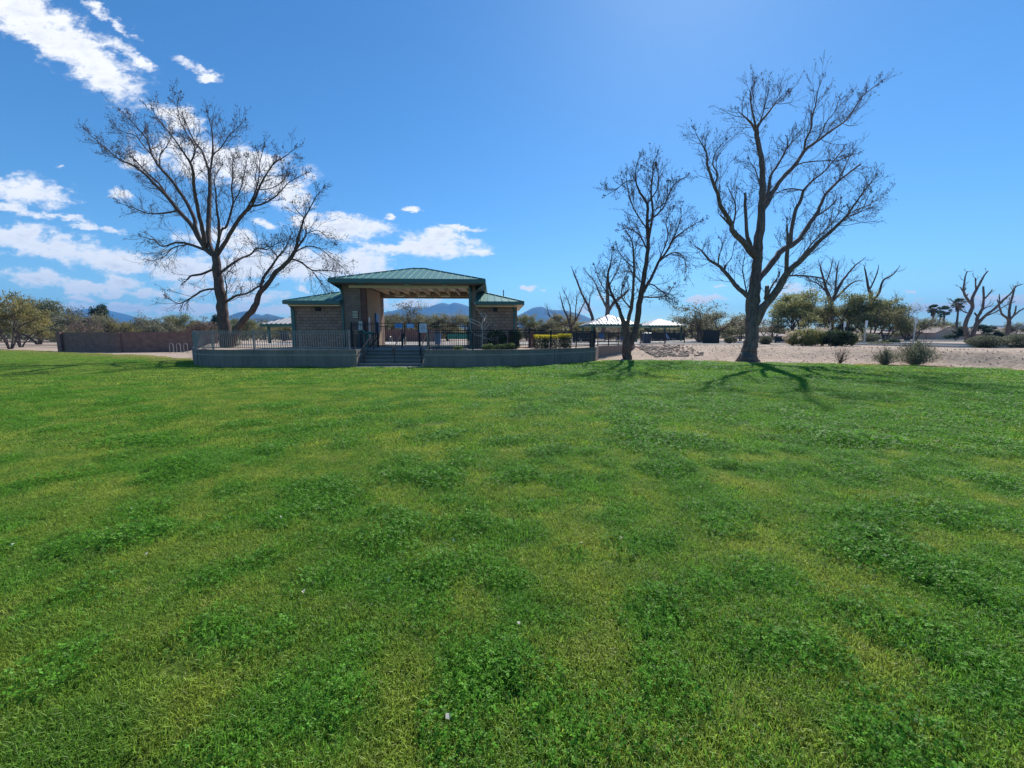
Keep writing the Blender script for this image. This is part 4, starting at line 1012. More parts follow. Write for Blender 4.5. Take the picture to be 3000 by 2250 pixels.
# background bare trees
traced_tree('bare_tree', 'pale thick-trunked bare tree standing behind the first picnic shelter', 62, cB, [lim('295,1470,26 315,1400,26 330,1330,25 325,1200,15 330,1130,10 350,1060,3', **{'from': .6}), lim('330,1340,20 370,1280 400,1260 440,1220,10', stub=True), lim('330,1320,14 290,1250 260,1180 210,1120,3'), lim('328,1220,9 380,1120 400,1050,3'), lim('400,1260,8 410,1180 440,1120,3')], 31, len_k=1.6, dens=.5, tw=1.6, levels=3, maxside=3, seeds=0, barkm='bark_grey')
traced_tree('bare_tree', 'thin bare tree leaning left behind the hedge side of the shelter', 58, cB, [lim('262,1480,20 250,1390,18 230,1320,15 190,1240,11 160,1160,8 140,1110,4', **{'from': .35}), lim('235,1340,7 230,1270 250,1220,3')], 32, len_k=1.3, dens=.6, tw=1.5, maxside=2.5, seeds=0)
traced_tree('bare_tree', 'small spreading bare tree in front of the blue mountain slope', 70, cB, [lim('135,1450,15 135,1420,13 120,1380,11 90,1310,8 75,1250,4', **{'from': .4}), lim('138,1410,11 180,1340,8 210,1270,4'), lim('125,1390,8 130,1320 110,1260 90,1220,3'), lim('120,1420,9 60,1380 20,1360 5,1310,3'), lim('150,1390,7 160,1300 165,1240,3')], 33, len_k=1.3, dens=.5, tw=1.6, maxside=2.6, seeds=0)
traced_tree('bare_tree', 'tall bare tree rising behind the green trees, right of the largest tree', 75, cB, [lim('1525,1420,26 1520,1290,24 1500,1230,17 1490,1190,12 1470,1120,8 1460,1080,4', **{'from': .45}), lim('1522,1290,20 1560,1210,15 1600,1150,10 1650,1090 1690,1060,4'), lim('1545,1240,12 1550,1150 1560,1080,4'), lim('1500,1230,9 1440,1180 1400,1170,3'), lim('1530,1290,14 1590,1220 1640,1180 1680,1170,4'), lim('1495,1190,8 1520,1110 1530,1060,3')], 34, len_k=1.7, dens=.6, tw=2, maxside=3.5, seeds=0)
traced_tree('bare_tree', 'bare tree with two upswept limbs behind the rightmost green trees', 75, cB, [lim('1742,1420,22 1740,1280,20 1725,1220,14 1710,1150,9 1700,1100,5', **{'from': .45}), lim('1745,1290,16 1780,1230,12 1800,1170 1850,1140 1880,1105,4'), lim('1728,1220,9 1760,1150 1775,1100,4'), lim('1730,1330,9 1850,1290 1870,1260,4')], 35, len_k=1.3, dens=.4, tw=2, maxside=2.5, seeds=0)
fo = dict(len_k=.8, dens=.35, tw=1.5, levels=2, maxside=1.6, seeds=0, barkm='bark_grey', rs_=.9)
traced_tree('pruned_tree', 'hard-pruned bare tree beside the tall palm at far right', 50, cC, [lim('1480,1080,78 1478,1010,62 1450,850,46 1510,700,44 1545,600,40 1490,530,30 1430,420,24 1440,300,18 1450,220,15 1475,155,10', stub=True, **{'from': .5}),
 lim('1545,620,38 1540,500,34 1590,400,30 1650,290,24 1700,200,18 1750,150,12', stub=True), lim('1590,390,18 1580,240,14', stub=True), lim('1500,700,18 1420,670,16 1340,590,14 1250,510,12', stub=True), lim('1430,430,16 1385,360,12', stub=True), lim('1435,400,14 1465,370,12', stub=True), lim('1475,500,14 1490,440,10', stub=True), lim('1475,160,8 1530,155,5')], 41, **fo)
traced_tree('pruned_tree', 'hard-pruned bare tree with one long limb slanting right at far right', 50, cC, [lim('1530,1080,66 1545,1000,56 1590,850,46 1620,730,38 1670,650,32 1690,520,26 1685,350,20', stub=True, **{'from': .5}),
 lim('1690,520,20 1740,470 1800,390,13', stub=True), lim('1600,850,40 1700,740,34 1850,620,28 1950,520,24 2050,430,20 2110,350,15 2180,325,11', stub=True), lim('1700,745,20 1850,680 1950,610 2100,545,10', stub=True), lim('1595,750,24 1570,690,20', stub=True), lim('1890,590,14 1890,450,11', stub=True), lim('1700,640,14 1790,590,8')], 42, **fo)
traced_tree('pruned_tree', 'rightmost hard-pruned bare tree at the edge of the view', 54, cC, [lim('1995,1060,54 2000,960,50 2020,820,44 1990,760,30 1920,700,22 1890,590,16 1865,520,11', stub=True, **{'from': .5}), lim('2030,790,34 2030,600,26 2070,450,20 2100,340,14', stub=True), lim('2045,790,26 2090,700 2110,600,13', stub=True), lim('2065,750,22 2150,670 2230,630 2330,610,12', stub=True)], 43, **fo)
# young bare tree against the right wing
mbp = MB(); rg = random.Random(2); tips = []
a = P(1413, 1026, 24.6); top = P(1412, 935, 24.6)
tr = [P(1413,1026,24.6), P(1412,1000,24.6), P(1413,975,24.6), P(1411,955,24.6), P(1417,930,24.6)]
mbp.tube([p - a for p in tr], [.05,.045,.04,.03,.015], 6)
for s in ('1417,930 1405,915 1393,900', '1413,955 1400,942 1378,935', '1412,958 1395,950 1380,943', '1412,965 1417,958 1422,948','1412,985 1395,982 1380,970 1377,955','1413,970 1420,966 1426,958','1413,978 1424,974 1435,977','1413,992 1422,990 1430,992','1412,950 1418,940 1421,932'):
    q = [P(float(t.split(',')[0]), float(t.split(',')[1]), 24.6 + rg.uniform(-.3, .3) * i) - a for i, t in enumerate(s.split())]
    mbp.tube(q, [.03, .022, .014, .01][:len(q)], 5)
    for k in range(2): grow(mbp, q[-1], (q[-1] - q[-2]).normalized(), .5, .01, 2, 3, rg, tips, kids=3)
root = empty('young_tree', tuple(a)); tag(root, 'small pale leafless tree against the right wing wall', 'tree'); mbp.build('trunk', M['bark_pale'], root)

# ------------------------------------------------------------------ leafy trees
def leaf_tree(name, seed, H, Wd, leaf, bark='bark', nleaf=6500, ls=.16, stems=4, thin=.35, spread=.55, low=.25, sparse=.0):
    """spreading desert tree, height H, width Wd; returns root empty with trunk + crown"""
    rg = random.Random(seed); wood = MB(); ends = []
    def rec(p, d, Ln, r, lvl):
        n = 3; q = p.copy(); dd_ = d.copy(); pp = [q.copy()]
        for i in range(n):
            dd_ = (dd_ + vrand(rg) * .28 + Vector((0, 0, .05 if lvl < 2 else -.02))).normalized(); q = q + dd_ * Ln / n
            q.z = min(q.z, H * .98); pp.append(q.copy())
            if lvl >= 2: ends.append((q.copy(), Ln))
        wood.tube(pp, [max(r * (1 - .5 * i / n), .012) for i in range(n + 1)], 6 if lvl < 2 else 3)
        if lvl < 4:
            for k in range(3 if lvl < 3 else 2):
                pr = dd_.cross(vrand(rg)).normalized(); an = rg.uniform(.35, .85); nd = (dd_ * math.cos(an) + pr * math.sin(an)); nd.z *= .8 if lvl < 2 else .6; nd.normalize()
                rec(pp[rg.choice((2, 3, 3))], nd, Ln * rg.uniform(.58, .8), r * .55, lvl + 1)
    for s in range(stems):
        a = 6.283 * s / stems + rg.uniform(-.4, .4); t = rg.uniform(.35, .95) * spread * 1.5
        d = Vector((math.cos(a) * math.sin(t), math.sin(a) * math.sin(t), math.cos(t)))
        rec(Vector((math.cos(a) * .1, math.sin(a) * .1, -.1)), d, H * rg.uniform(.30, .42), H * .022, 0)
    # stretch to the wanted width and height
    E = np.array([tuple(e[0]) for e in ends]); mxr = np.percentile(np.hypot(E[:,0], E[:,1]), 96); mz_ = E[:,2].max()
    kx = (Wd / 2) / mxr; kz = H / mz_
    wood.v = [(x * kx, y * kx, z * kz) for x, y, z in wood.v]
    cr = MB(); nE = len(E); rn = np.random.RandomState(seed)
    idx = rn.randint(0, nE, nleaf); wgt = fbm(E[:,0] * .9 + seed, E[:,2] * 1.1 + E[:,1], 2)
    keep = wgt[idx] > (.30 + sparse); idx = idx[keep]
    cpos = E[idx] * np.array([kx, kx, kz]) + rn.normal(0, 1, (len(idx), 3)) * np.array([.055 * Wd, .055 * Wd, .045 * H]) * .75
    cpos[:, 2] = np.maximum(cpos[:, 2], H * low * .6 + .15)
    for c in cpos:
        a = Vector(rn.normal(0, 1, 3)).normalized(); b = a.cross(Vector((0.3, .2, 1))).normalized(); s = ls * rn.uniform(.5, 1.3); w = s * thin
        c = Vector(c); cr.add([tuple(c - a * s), tuple(c + b * w), tuple(c + a * s), tuple(c - b * w)], [(0, 1, 2, 3)])
    root = empty(name); wood.build('trunk', M[bark], root); cr.build('crown', M[leaf], root)
    return root
kinds_t = {
 'olive': leaf_tree('mesquite_tree', 1, 6.5, 9.0, 'leaf_olive', nleaf=9000, ls=.17),
 'grey': leaf_tree('mesquite_tree', 2, 6.0, 9.0, 'leaf_grey', nleaf=9000, ls=.16, sparse=.04),
 'yellow': leaf_tree('desert_willow', 3, 6.0, 7.0, 'leaf_yellow', nleaf=8000, ls=.17),
 'green': leaf_tree('palo_verde_tree', 6, 7.0, 8.5, 'leaf_green', nleaf=12000, ls=.18),
 'rust': leaf_tree('shrubby_tree', 7, 5.0, 6.0, 'leaf_rust', nleaf=3000, ls=.13, sparse=.1),
 'thin': leaf_tree('mesquite_tree', 8, 6.2, 9.0, 'leaf_grey', nleaf=3800, ls=.15, sparse=.05),
 'dark': leaf_tree('evergreen_tree', 9, 7.0, 5.5, 'leaf_dark', nleaf=11000, ls=.2, low=.1),
}
base_dims = {'olive': (6.5, 9.0), 'grey': (6.0, 9.0), 'yellow': (6.0, 7.0), 'green': (7.0, 8.5), 'rust': (5.0, 6.0), 'thin': (6.2, 9.0), 'dark': (7.0, 5.5)}
used = set()
def plant_tree(kind, pxc, pytop, wpx, Y, label, rz=None, group=None):
    """centre pixel x, top pixel y, crown width in photo pixels, distance"""
    src = kinds_t[kind]
    o = src if kind not in used else copy_tree(src)
    used.add(kind); p = P(pxc, pytop, Y); g = ground_z(p.x, Y) - .05
    H0, W0 = base_dims[kind]; h = p.z - g; w = wpx / F * Y
    o.location = (p.x, Y, g); o.scale = (w / W0, w / W0, h / H0); o.rotation_euler = (0, 0, rz if rz is not None else (pxc * .37) % 6.28)
    tag(o, label, 'tree', group); return o
BG = [
 ('yellow', 5, 858, 150, 52, 'yellow-green leafy tree cut by the left edge of the view'),
 ('yellow', 45, 905, 130, 60, 'low yellow-green tree just right of the left edge'),
 ('olive', 95, 866, 190, 78, 'tall rounded olive-green tree, biggest at far left'),
 ('grey', 165, 878, 170, 84, 'rounded grey-green tree overlapping the big olive one at left'),
 ('grey', 225, 905, 180, 74, 'grey-green mesquite above the left end of the brick wall'),
 ('rust', 250, 925, 110, 62, 'brownish half-bare small tree above the left wall end'),
 ('dark', 292, 893, 64, 90, 'dark evergreen crown standing above the brick wall corner'),
 ('thin', 292, 922, 130, 64, 'pale twiggy tree in front of the dark evergreen'),
 ('yellow', 345, 945, 90, 66, 'low yellow-green tree right of the pale twiggy one'),
 ('grey', 385, 930, 150, 86, 'low grey mesquite between evergreen and the bike rack'),
 ('grey', 455, 915, 150, 68, 'grey-green mesquite behind the wall, above the bike rack'),
 ('olive', 530, 918, 140, 78, 'olive mesquite behind the wall left of the tall bare trunk'),
 ('rust', 600, 925, 130, 72, 'brownish thin-leaved tree immediately left of the tall trunk'),
 ('dark', 640, 922, 60, 80, 'dark evergreen half hidden by the tall bare trunk'),
 ('olive', 705, 928, 130, 74, 'olive tree seen between the upright and leaning trunks'),
 ('thin', 790, 922, 130, 84, 'thin mesquite right of the leaning trunk'),
 ('yellow', 830, 948, 110, 62, 'low yellow-green tree under the left shade roof'),
 ('grey', 900, 915, 160, 90, 'grey mesquite behind the left wing of the building'),
 ('olive', 1135, 915, 140, 66, 'olive mesquite at the left side of the open breezeway view'),
 ('thin', 1215, 876, 190, 60, 'tallest airy mesquite framed in the breezeway'),
 ('olive', 1255, 916, 150, 70, 'olive mesquite behind the white rules board'),
 ('grey', 1310, 906, 150, 64, 'grey-green mesquite in the right half of the breezeway'),
 ('olive', 1375, 920, 130, 76, 'olive mesquite beside the right pillar'),
 ('olive', 1545, 918, 120, 72, 'olive tree right against the right wing corner'),
 ('grey', 1600, 928, 130, 66, 'bushy grey tree behind the yellow-topped hedge'),
 ('yellow', 1650, 920, 120, 76, 'yellowish tree behind the small spreading bare tree'),
 ('olive', 1710, 938, 110, 82, 'low olive tree left of the first shelter'),
 ('olive', 1830, 940, 110, 96, 'low olive tree behind the first shelter roof'),
 ('rust', 1780, 950, 120, 90, 'low brownish tree seen under the first shelter'),
 ('yellow', 1890, 945, 100, 100, 'yellow-green tree between the two shelters'),
 ('thin', 2060, 878, 270, 50, 'wide spreading mesquite over the screened fence'),
 ('grey', 2075, 898, 200, 58, 'dense grey mesquite behind the screened fence'),
 ('grey', 2175, 905, 130, 62, 'round grey tree just left of the largest trunk'),
 ('rust', 2265, 922, 150, 64, 'reddish brown leafless small tree right of the largest trunk'),
 ('green', 2345, 848, 190, 62, 'big green palo verde right of the largest tree'),
 ('dark', 2420, 900, 130, 78, 'dark tree between the two green palo verdes'),
 ('green', 2475, 855, 180, 66, 'big green palo verde in front of the tall bare tree'),
 ('green', 2560, 872, 150, 68, 'green palo verde nearest the two thin sign posts'),
 ('yellow', 2605, 905, 120, 62, 'smaller yellow-green tree left of the far houses'),
 ('thin', 2670, 888, 150, 66, 'thin-crowned palo verde left of the palms'),
 ('olive', 2690, 930, 120, 74, 'dense olive tree behind the large grey bush'),
 ('dark', 2805, 957, 56, 76, 'dark rounded tree beside the gabled house'),
 ('dark', 2895, 950, 66, 72, 'dark rounded tree right of the pruned pair'),
 ('olive', 2785, 940, 90, 130, 'hazy olive tree behind the tall palm'),
 ('grey', 2985, 935, 90, 85, 'grey tree at the right edge of the view'),
]
for k, a_, b_, c_, d_, lb_ in BG: plant_tree(k, a_, b_, c_, d_, lb_, group='leafy trees around the park')
# a far tree belt that reads as one mass
def belt(y0, x0, x1, n, hlo, hhi, label, seed):
    rn = np.random.RandomState(seed); mb = MB()
    for i in range(n):
        x = rn.uniform(x0, x1); y = y0 + rn.uniform(0, 40); h = (hlo + (hhi - hlo) * float(fbm(np.array([x * .05]), np.array([y * .02 + seed]), 2)[0])); g = PLAT if x > -20 else 0
        for k in range(9):
            c = Vector((x + rn.normal() * 1.6, y + rn.normal() * 1.6, g + h * rn.beta(2, 1.5))); a = Vector(rn.normal(0, 1, 3)).normalized(); b = a.cross(Vector((.3, .2, 1))).normalized(); s = rn.uniform(.3, .8)
            mb.add([tuple(c - a * s), tuple(c + b * s * .5), tuple(c + a * s), tuple(c - b * s * .5)], [(0, 1, 2, 3)])
    tag(mb.build('far_woodland', M['leaf_grey']), label, 'woodland', kind='stuff')
belt(105, -170, -20, 3500, 3.2, 7.0, 'far-off line of desert scrub beyond the brick wall', 3)
belt(120, -22, 110, 3400, 2.0, 4.6, 'far-off line of desert scrub behind the pool and shelters', 5)
belt(110, 95, 190, 1500, 1.5, 3.5, 'far-off scrub line behind the houses at right', 7)

# ------------------------------------------------------------------ bushes
def bush(name, label, pxc, py0, py1, wpx, Y, leaf, seed, n=2600, ls=.07, stems=True, shape='ball', twig='bark', thin=.4, top=None, cat='bush', dep=None, group=None):
    p0 = P(pxc, py1, Y); p1 = P(pxc, py0, Y); H = p1.z - p0.z; Wd = wpx / F * Y; rn = np.random.RandomState(seed); rg = random.Random(seed)
    root = empty(name, tuple(p0)); tag(root, label, cat, group); st_ = MB(); lf = MB(); D_ = dep or Wd
    if stems:
        for i in range(stems if stems > 1 else 14):
            a = rg.random() * 6.283; t = rg.uniform(.1, .75); d = Vector((math.cos(a) * math.sin(t), math.sin(a) * math.sin(t) * D_ / Wd, math.cos(t)))
            tips_ = []; grow(st_, Vector((0, 0, -.03)), d, H * rg.uniform(.7, 1.05), .018, 1, 2, rg, tips_, up=.05, kids=4)
        st_.build('stems', M[twig], root)
    cnt = 0
    while cnt < n:
        u = rn.normal(0, 1, 3); u /= np.linalg.norm(u); r = rn.rand() ** .28
        if shape == 'box': c = np.array([rn.uniform(-.5, .5) * Wd, rn.uniform(-.5, .5) * D_, rn.uniform(0, 1) * H])
        elif shape == 'fan': 
            t = rn.rand() ** .6; a = rn.uniform(-1, 1) * 1.3; b = rn.rand() * 6.283
            c = np.array([math.sin(a) * math.cos(b) * Wd * .56 * t, math.sin(a) * math.sin(b) * D_ * .5 * t, (.12 + .88 * math.cos(a)) * H * t * rn.uniform(.6, 1.1)])
        else:
            c = np.array([u[0] * r * Wd / 2, u[1] * r * D_ / 2, H * .48 + u[2] * r * H * .5]); 
        w_ = float(fbm(np.array([c[0] * 2.2 + seed]), np.array([c[2] * 2.2 + c[1]]), 2)[0])
        if shape != 'box' and w_ < .36: continue
        a = Vector(rn.normal(0, 1, 3)).normalized()
        if shape == 'fan': a = (Vector(c) + Vector((0, 0, .5)) + a * .3).normalized()
        b = a.cross(Vector((.3, .2, 1))).normalized(); s = ls * rn.uniform(.5, 1.3); c = Vector(c); c.z = max(c.z, .02)
        lf.add([tuple(c - a * s), tuple(c + b * s * thin), tuple(c + a * s), tuple(c - b * s * thin)], [(0, 1, 2, 3)]); cnt += 1
    lf.build('foliage', M[leaf], root)
    if top:
        tp = MB()
        for i in range(top[1]):
            if shape == 'box': c = Vector((rn.uniform(-.5, .5) * Wd, rn.uniform(-.5, .5) * D_, H + rn.uniform(-.14, .06)))
            else:
                a = rn.uniform(-1, 1); c = Vector((math.sin(a * 1.2) * Wd * .52, rn.uniform(-.4, .4) * D_, math.cos(a * 1.1) * H * rn.uniform(.8, 1.12)))
            a = (Vector(rn.normal(0, 1, 3)) * .5 + Vector((c.x * .5, 0, .8))).normalized(); b = a.cross(Vector((.3, 1, .1))).normalized(); s = top[2] * rn.uniform(.6, 1.3)
            tp.add([tuple(c - a * s), tuple(c + b * s * top[3]), tuple(c + a * s), tuple(c - b * s * top[3])], [(0, 1, 2, 3)])
        tp.build(top[4], M[top[0]], root)
    return root
fl_top = ('flower_yellow', 1500, .035, .7, 'flowers')
bush('clipped_hedge', 'long box-clipped hedge with bright yellow flowers on top', 1599, 984, 1023, 68, 25.5, 'leaf_hedge', 1, 5200, .045, shape='box', top=fl_top, dep=1.0, cat='hedge')
bush('clipped_hedge', 'short box-clipped hedge with yellow flowers, right of the longer one', 1654, 981, 1023, 36, 25.9, 'leaf_hedge', 2, 3200, .045, shape='box', top=('flower_yellow', 900, .035, .7, 'flowers'), dep=.9, cat='hedge')
bush('shrub', 'large dark glossy shrub against the right wing wall', 1455, 963, 1024, 62, 24.9, 'leaf_shrub', 3, 5500, .055, cat='shrub')
bush('shrub', 'dark shrub at the right corner of the right wing', 1507, 964, 1022, 52, 25.2, 'leaf_shrub', 4, 4200, .055, cat='shrub')
bush('ground_cover', 'low bright green plants on the wall top below the dark shrubs', 1450, 1006, 1027, 95, 22.6, 'leaf_cover', 5, 3000, .05, cat='plants', dep=1.2)
bush('ground_cover', 'taller clump of bright green plants before the dark shrubs', 1488, 1002, 1027, 50, 22.9, 'leaf_cover', 6, 2000, .05, cat='plants', dep=1.0)
bush('ground_cover', 'small pale green plant behind the fence, right of the steps', 1341, 1012, 1026, 34, 22.6, 'leaf_cover', 7, 700, .045, cat='plants', dep=.8)
gz = lambda x, Y: ground_z(x, Y)
def gbush(name, label, pxc, py0, wpx, Y, *a, **k):
    x = uvw(pxc, 1000)[0] * Y; g = ground_z(x, Y) - .03
    b = (g - EYE) / Y; py1 = 1125 - F * math.tan(math.atan(b) + PITCH)
    return bush(name, label, pxc, py0, py1, wpx, Y, *a, **k)
plm = ('plume', 420, .16, .14, 'plumes')
gbush('plume_bush', 'big green bush with pale grass plumes on its left side', 2362, 962, 95, 33, 'leaf_green', 11, 6500, .08, top=('plume', 160, .16, .14, 'plumes'))
gbush('plume_bush', 'big dark green bush right beside the plumed one', 2452, 966, 92, 32, 'leaf_shrub', 12, 6500, .08)
gbush('plume_grass', 'fountain grass with pale plumes left of the big bush', 2322, 976, 46, 33.5, 'leaf_yellow', 13, 1800, .10, shape='fan', top=('plume', 260, .14, .14, 'plumes'), thin=.15, cat='grass clump')
gbush('plume_grass', 'fountain grass plumes between the two big bushes', 2408, 966, 50, 33.6, 'leaf_yellow', 14, 1500, .10, shape='fan', top=('plume', 260, .14, .14, 'plumes'), thin=.15, cat='grass clump')
gbush('plume_grass', 'fountain grass plumes right of the two big bushes', 2495, 976, 34, 33, 'leaf_yellow', 15, 1100, .10, shape='fan', top=('plume', 150, .14, .14, 'plumes'), thin=.15, cat='grass clump')
gbush('bush', 'small round green bush right of the largest trunk', 2242, 983, 38, 38, 'leaf_sage', 16, 2000, .07)
gbush('bush', 'small dark bush left of the largest trunk', 2140, 985, 36, 42, 'leaf_sage', 17, 1500, .08)
gbush('twiggy_bush', 'almost leafless upright bush on the gravel below the green bushes', 2460, 1020, 62, 23.6, 'leaf_rust', 18, 130, .035, stems=18)
gbush('bush', 'grey wispy bush left of the biggest one on the right slope', 2592, 1018, 66, 22.4, 'leaf_sage', 19, 2200, .055, shape='fan', thin=.18, stems=20)
gbush('bush', 'largest grey-green wispy bush on the right slope', 2680, 996, 125, 22.2, 'leaf_sage', 20, 6500, .065, shape='fan', thin=.16, stems=36)
gbush('bush', 'rounded rust-green bush at the top of the right slope', 2890, 982, 88, 27, 'leaf_sage', 21, 4200, .06)
gbush('bush', 'rounded bush cut by the right edge of the view', 2990, 976, 90, 27, 'leaf_sage', 22, 4200, .06)
gbush('bush', 'dark sage bush before the far houses left of the sign post', 2540, 975, 60, 46, 'leaf_sage', 23, 2200, .09)
gbush('bush', 'low flat bush in the verge near the sign posts', 2575, 1000, 60, 34, 'leaf_sage', 24, 1500, .06)
gbush('bush', 'dark low bush near the road before the gabled house', 2610, 992, 44, 44, 'leaf_shrub', 25, 1200, .08)
gbush('bush', 'sparse low bush at the foot of the leaning trunk', 690, 990, 34, 30, 'leaf_sage', 26, 600, .05)
# ------------------------------------------------------------------ palms
def palm(label, pxc, pytop, Y, pybase_trunk, w, seed, skirt=False):
    p = P(pxc, pytop, Y); g = ground_z(p.x, Y); root = empty('fan_palm', (p.x, Y, g)); tag(root, label, 'palm', 'fan palms beyond the road')
    H = p.z - g; rg = random.Random(seed); R_ = w / F * Y / 2; hc = H - R_ * .8; k = rg.uniform(-.6, .6)
    MB().tube([Vector((k * t, 0, hc * t)) for t in (0, .25, .5, .75, 1)], [.32, .26, .24, .22, .25], 8).build('trunk', M['bark'], root)
    cr = MB(); c0 = Vector((k, 0, hc))
    for i in range(60):
        a = rg.random() * 6.283; el = rg.uniform(-.8, 1.5); d = Vector((math.cos(a) * math.cos(el), math.sin(a) * math.cos(el), math.sin(el)))
        ce = c0 + d * R_ * .5
        for j in range(9):
            t = (j - 4) * .22; s_ = d.cross(Vector((0, 0, 1))).normalized(); e = (d * math.cos(t) + s_ * math.sin(t)); tip = ce + e * R_ * .55 + Vector((0, 0, -.04 * R_)); n_ = s_.cross(d) * .06 + s_ * .07
            cr.add([tuple(ce), tuple(ce + e * R_ * .3 + n_), tuple(tip), tuple(ce + e * R_ * .3 - n_)], [(0, 1, 2, 3)])
    cr.build('fronds', M['leaf_palm'], root)
    if skirt:
        sk = MB()
        for i in range(160):
            a = rg.random() * 6.283; z = rg.uniform(-1.2, -.1) * R_; r = R_ * .42 * (1 + z / R_ * .3); c = c0 + Vector((math.cos(a) * r, math.sin(a) * r, z)); sk.add([tuple(c + Vector((-.12, 0, .5))), tuple(c + Vector((.12, 0, .5))), tuple(c + Vector((.05, 0, -.5)))], [(0, 1, 2)])
        sk.build('thatch', M['thatch'], root)
palm('left palm of the far trio, with a brown skirt of dead fronds', 2741, 894, 120, 960, 30, 1, True)
palm('short middle palm of the far trio', 2753, 912, 122, 960, 24, 2)
palm('right palm of the far trio, with open fronds', 2772, 898, 120, 960, 34, 3)
palm('tall lone palm beside the pruned tree', 2814, 876, 118, 950, 34, 4, True)
# ------------------------------------------------------------------ houses
def house(label, pxl, pxr, pyeave, pyridge, Y, dep, gable=True, wins=3):
    a = P(pxl, pyeave, Y); b = P(pxr, pyeave, Y); r_ = P(pxl, pyridge, Y + dep / 2); g = ground_z(a.x, Y) - .1
    root = empty('house', (a.x, Y, g)); tag(root, label, 'house'); w = b.x - a.x; he = a.z - g; hr = r_.z - g
    MB().box(0, w, 0, dep, 0, he).build('wall', M['house_wall'], root)
    mb = MB(); o = .6
    if gable:  # ridge runs left-right, gable end shown at the left
        gw = w * .33; mb.add([(-o, -o, he), (w + o, -o, he), (w + o, dep/2, hr), (-o, dep/2, hr), (-o, dep + o, he), (w + o, dep + o, he)], [(0, 1, 2, 3), (3, 2, 5, 4), (0, 3, 4), (1, 5, 2)])
        mb.add([(gw - 3.2, -2.2, he), (gw, -2.2, he + 1.5), (gw + 3.2, -2.2, he), (gw - 3.2, dep/2, he), (gw, dep/2, he + 1.5), (gw + 3.2, dep/2, he)], [(0, 1, 4, 3), (1, 2, 5, 4)])
        mb2 = MB(); mb2.add([(gw - 2.8, -2, 0), (gw + 2.8, -2, 0), (gw + 2.8, -2, he), (gw, -2, he + 1.35), (gw - 2.8, -2, he), (gw - 2.8, -.01, 0), (gw + 2.8, -.01, 0), (gw + 2.8, -.01, he), (gw, -.01, he + 1.35), (gw - 2.8, -.01, he)], [(0, 1, 2, 3, 4), (0, 4, 9, 5), (1, 6, 7, 2)]); mb2.build('gable_wall', M['house_wall'], root)
    else:
        mb.add([(-o, -o, he), (w + o, -o, he), (w + o, dep + o, he), (-o, dep + o, he), (w * .28, dep/2, hr), (w * .72, dep/2, hr)], [(0, 1, 5, 4), (1, 2, 5), (2, 3, 4, 5), (3, 0, 4), (0, 3, 2, 1)])
    mb.build('roof', M['roof_tile'], root)
    for i in range(wins):
        x = w * (.5 + .4 * (i + .3) / wins); f_ = MB().box(x, x + 1.3, -.04, -.003, he * .38, he * .82).build('window', M['cream'], root); MB().box(x + .1, x + 1.2, -.06, -.042, he * .38 + .1, he * .82 - .1).build('pane', M['glass_dark'], f_)
house('tan house with a front gable behind the pruned trees', 2712, 2835, 975, 960, 88, 12, True, 3)
house('low tan house behind the green trees, left of the gabled one', 2540, 2612, 975, 964, 92, 12, False, 2)
house('low tan house between the dark tree and the right edge', 2905, 3060, 978, 958, 92, 12, False, 3)
house('pale building behind the reddish tree beyond the shelters', 2225, 2330, 984, 974, 105, 12, False, 2)
# ------------------------------------------------------------------ far left brick wall, bike rack
a = P(187, 1029, 43); A_ = Vector((a.x, 43, 0)); b0 = P(350, 1032, 40.5); c0 = P(640, 1025, 43.5)
bw = empty('brick_wall', (A_.x, 43, 0)); tag(bw, 'long dark red block wall beyond the lawn at left', 'wall')
def wallrun(p, q, z1, m, th=.25, parent=None, name='wall_panel', z0=-.1):
    d = (q - p); n = Vector((-d.y, d.x, 0)).normalized() * th; mb = MB(); o = Vector((A_.x, 43, 0)) if parent is bw else Vector((0,0,0))
    vs_ = [p, q, q + n, p + n]; vs_ = [(v.x - o.x, v.y - o.y) for v in vs_]
    mb.add([(x, y, z0) for x, y in vs_] + [(x, y, z1) for x, y in vs_], [(0,3,2,1),(4,5,6,7),(0,1,5,4),(1,2,6,5),(2,3,7,6),(3,0,4,7)]); return mb.build(name, m, parent)
wallrun(Vector((A_.x, 43, 0)), Vector((b0.x, 40.5, 0)), 2.0, M['brick_wall'], parent=bw)
wallrun(Vector((b0.x + .005, 40.5, 0)), Vector((c0.x, 43.5, 0)), 2.03, M['brick_wall'], parent=bw)
MB().box(-.3, .12, -.3, .12, -.1, 2.06).build('end_pier', M['brick_wall'], bw)
MB().box(b0.x - A_.x - .3, b0.x - A_.x + .25, 40.5 - 43 - .06, 40.5 - 43 + .35, -.1, 2.05).build('corner_pier', M['brick_wall'], bw)
rk = P(527, 1033, 38.5); mb = MB(); x = -.95; pts_ = [Vector((x, 0, 0))]
for k in range(3):
    w_ = .36; xx = x + k * .68
    pts_ += [Vector((xx, 0, .75))] + [Vector((xx + w_/2 - math.cos(t * math.pi/6) * w_/2, 0, .75 + math.sin(t * math.pi/6) * w_/2)) for t in range(1, 6)] + [Vector((xx + w_, 0, .75))]
    if k < 2: pts_ += [Vector((xx + w_, 0, .2))] + [Vector((xx + w_ + .16 - math.cos(t * math.pi/6) * .16, 0, .2 - math.sin(t * math.pi/6) * .16)) for t in range(1, 6)] + [Vector((xx + .68, 0, .2))]
    else: pts_ += [Vector((xx + w_, 0, 0))]
mb.tube(pts_, .03, 8, True); o = mb.build('bike_rack', M['rack_grey'], smooth=True); o.location = (rk.x, 38.5, 0); tag(o, 'steel wave-shaped bike rack on the gravel at left', 'bike rack')
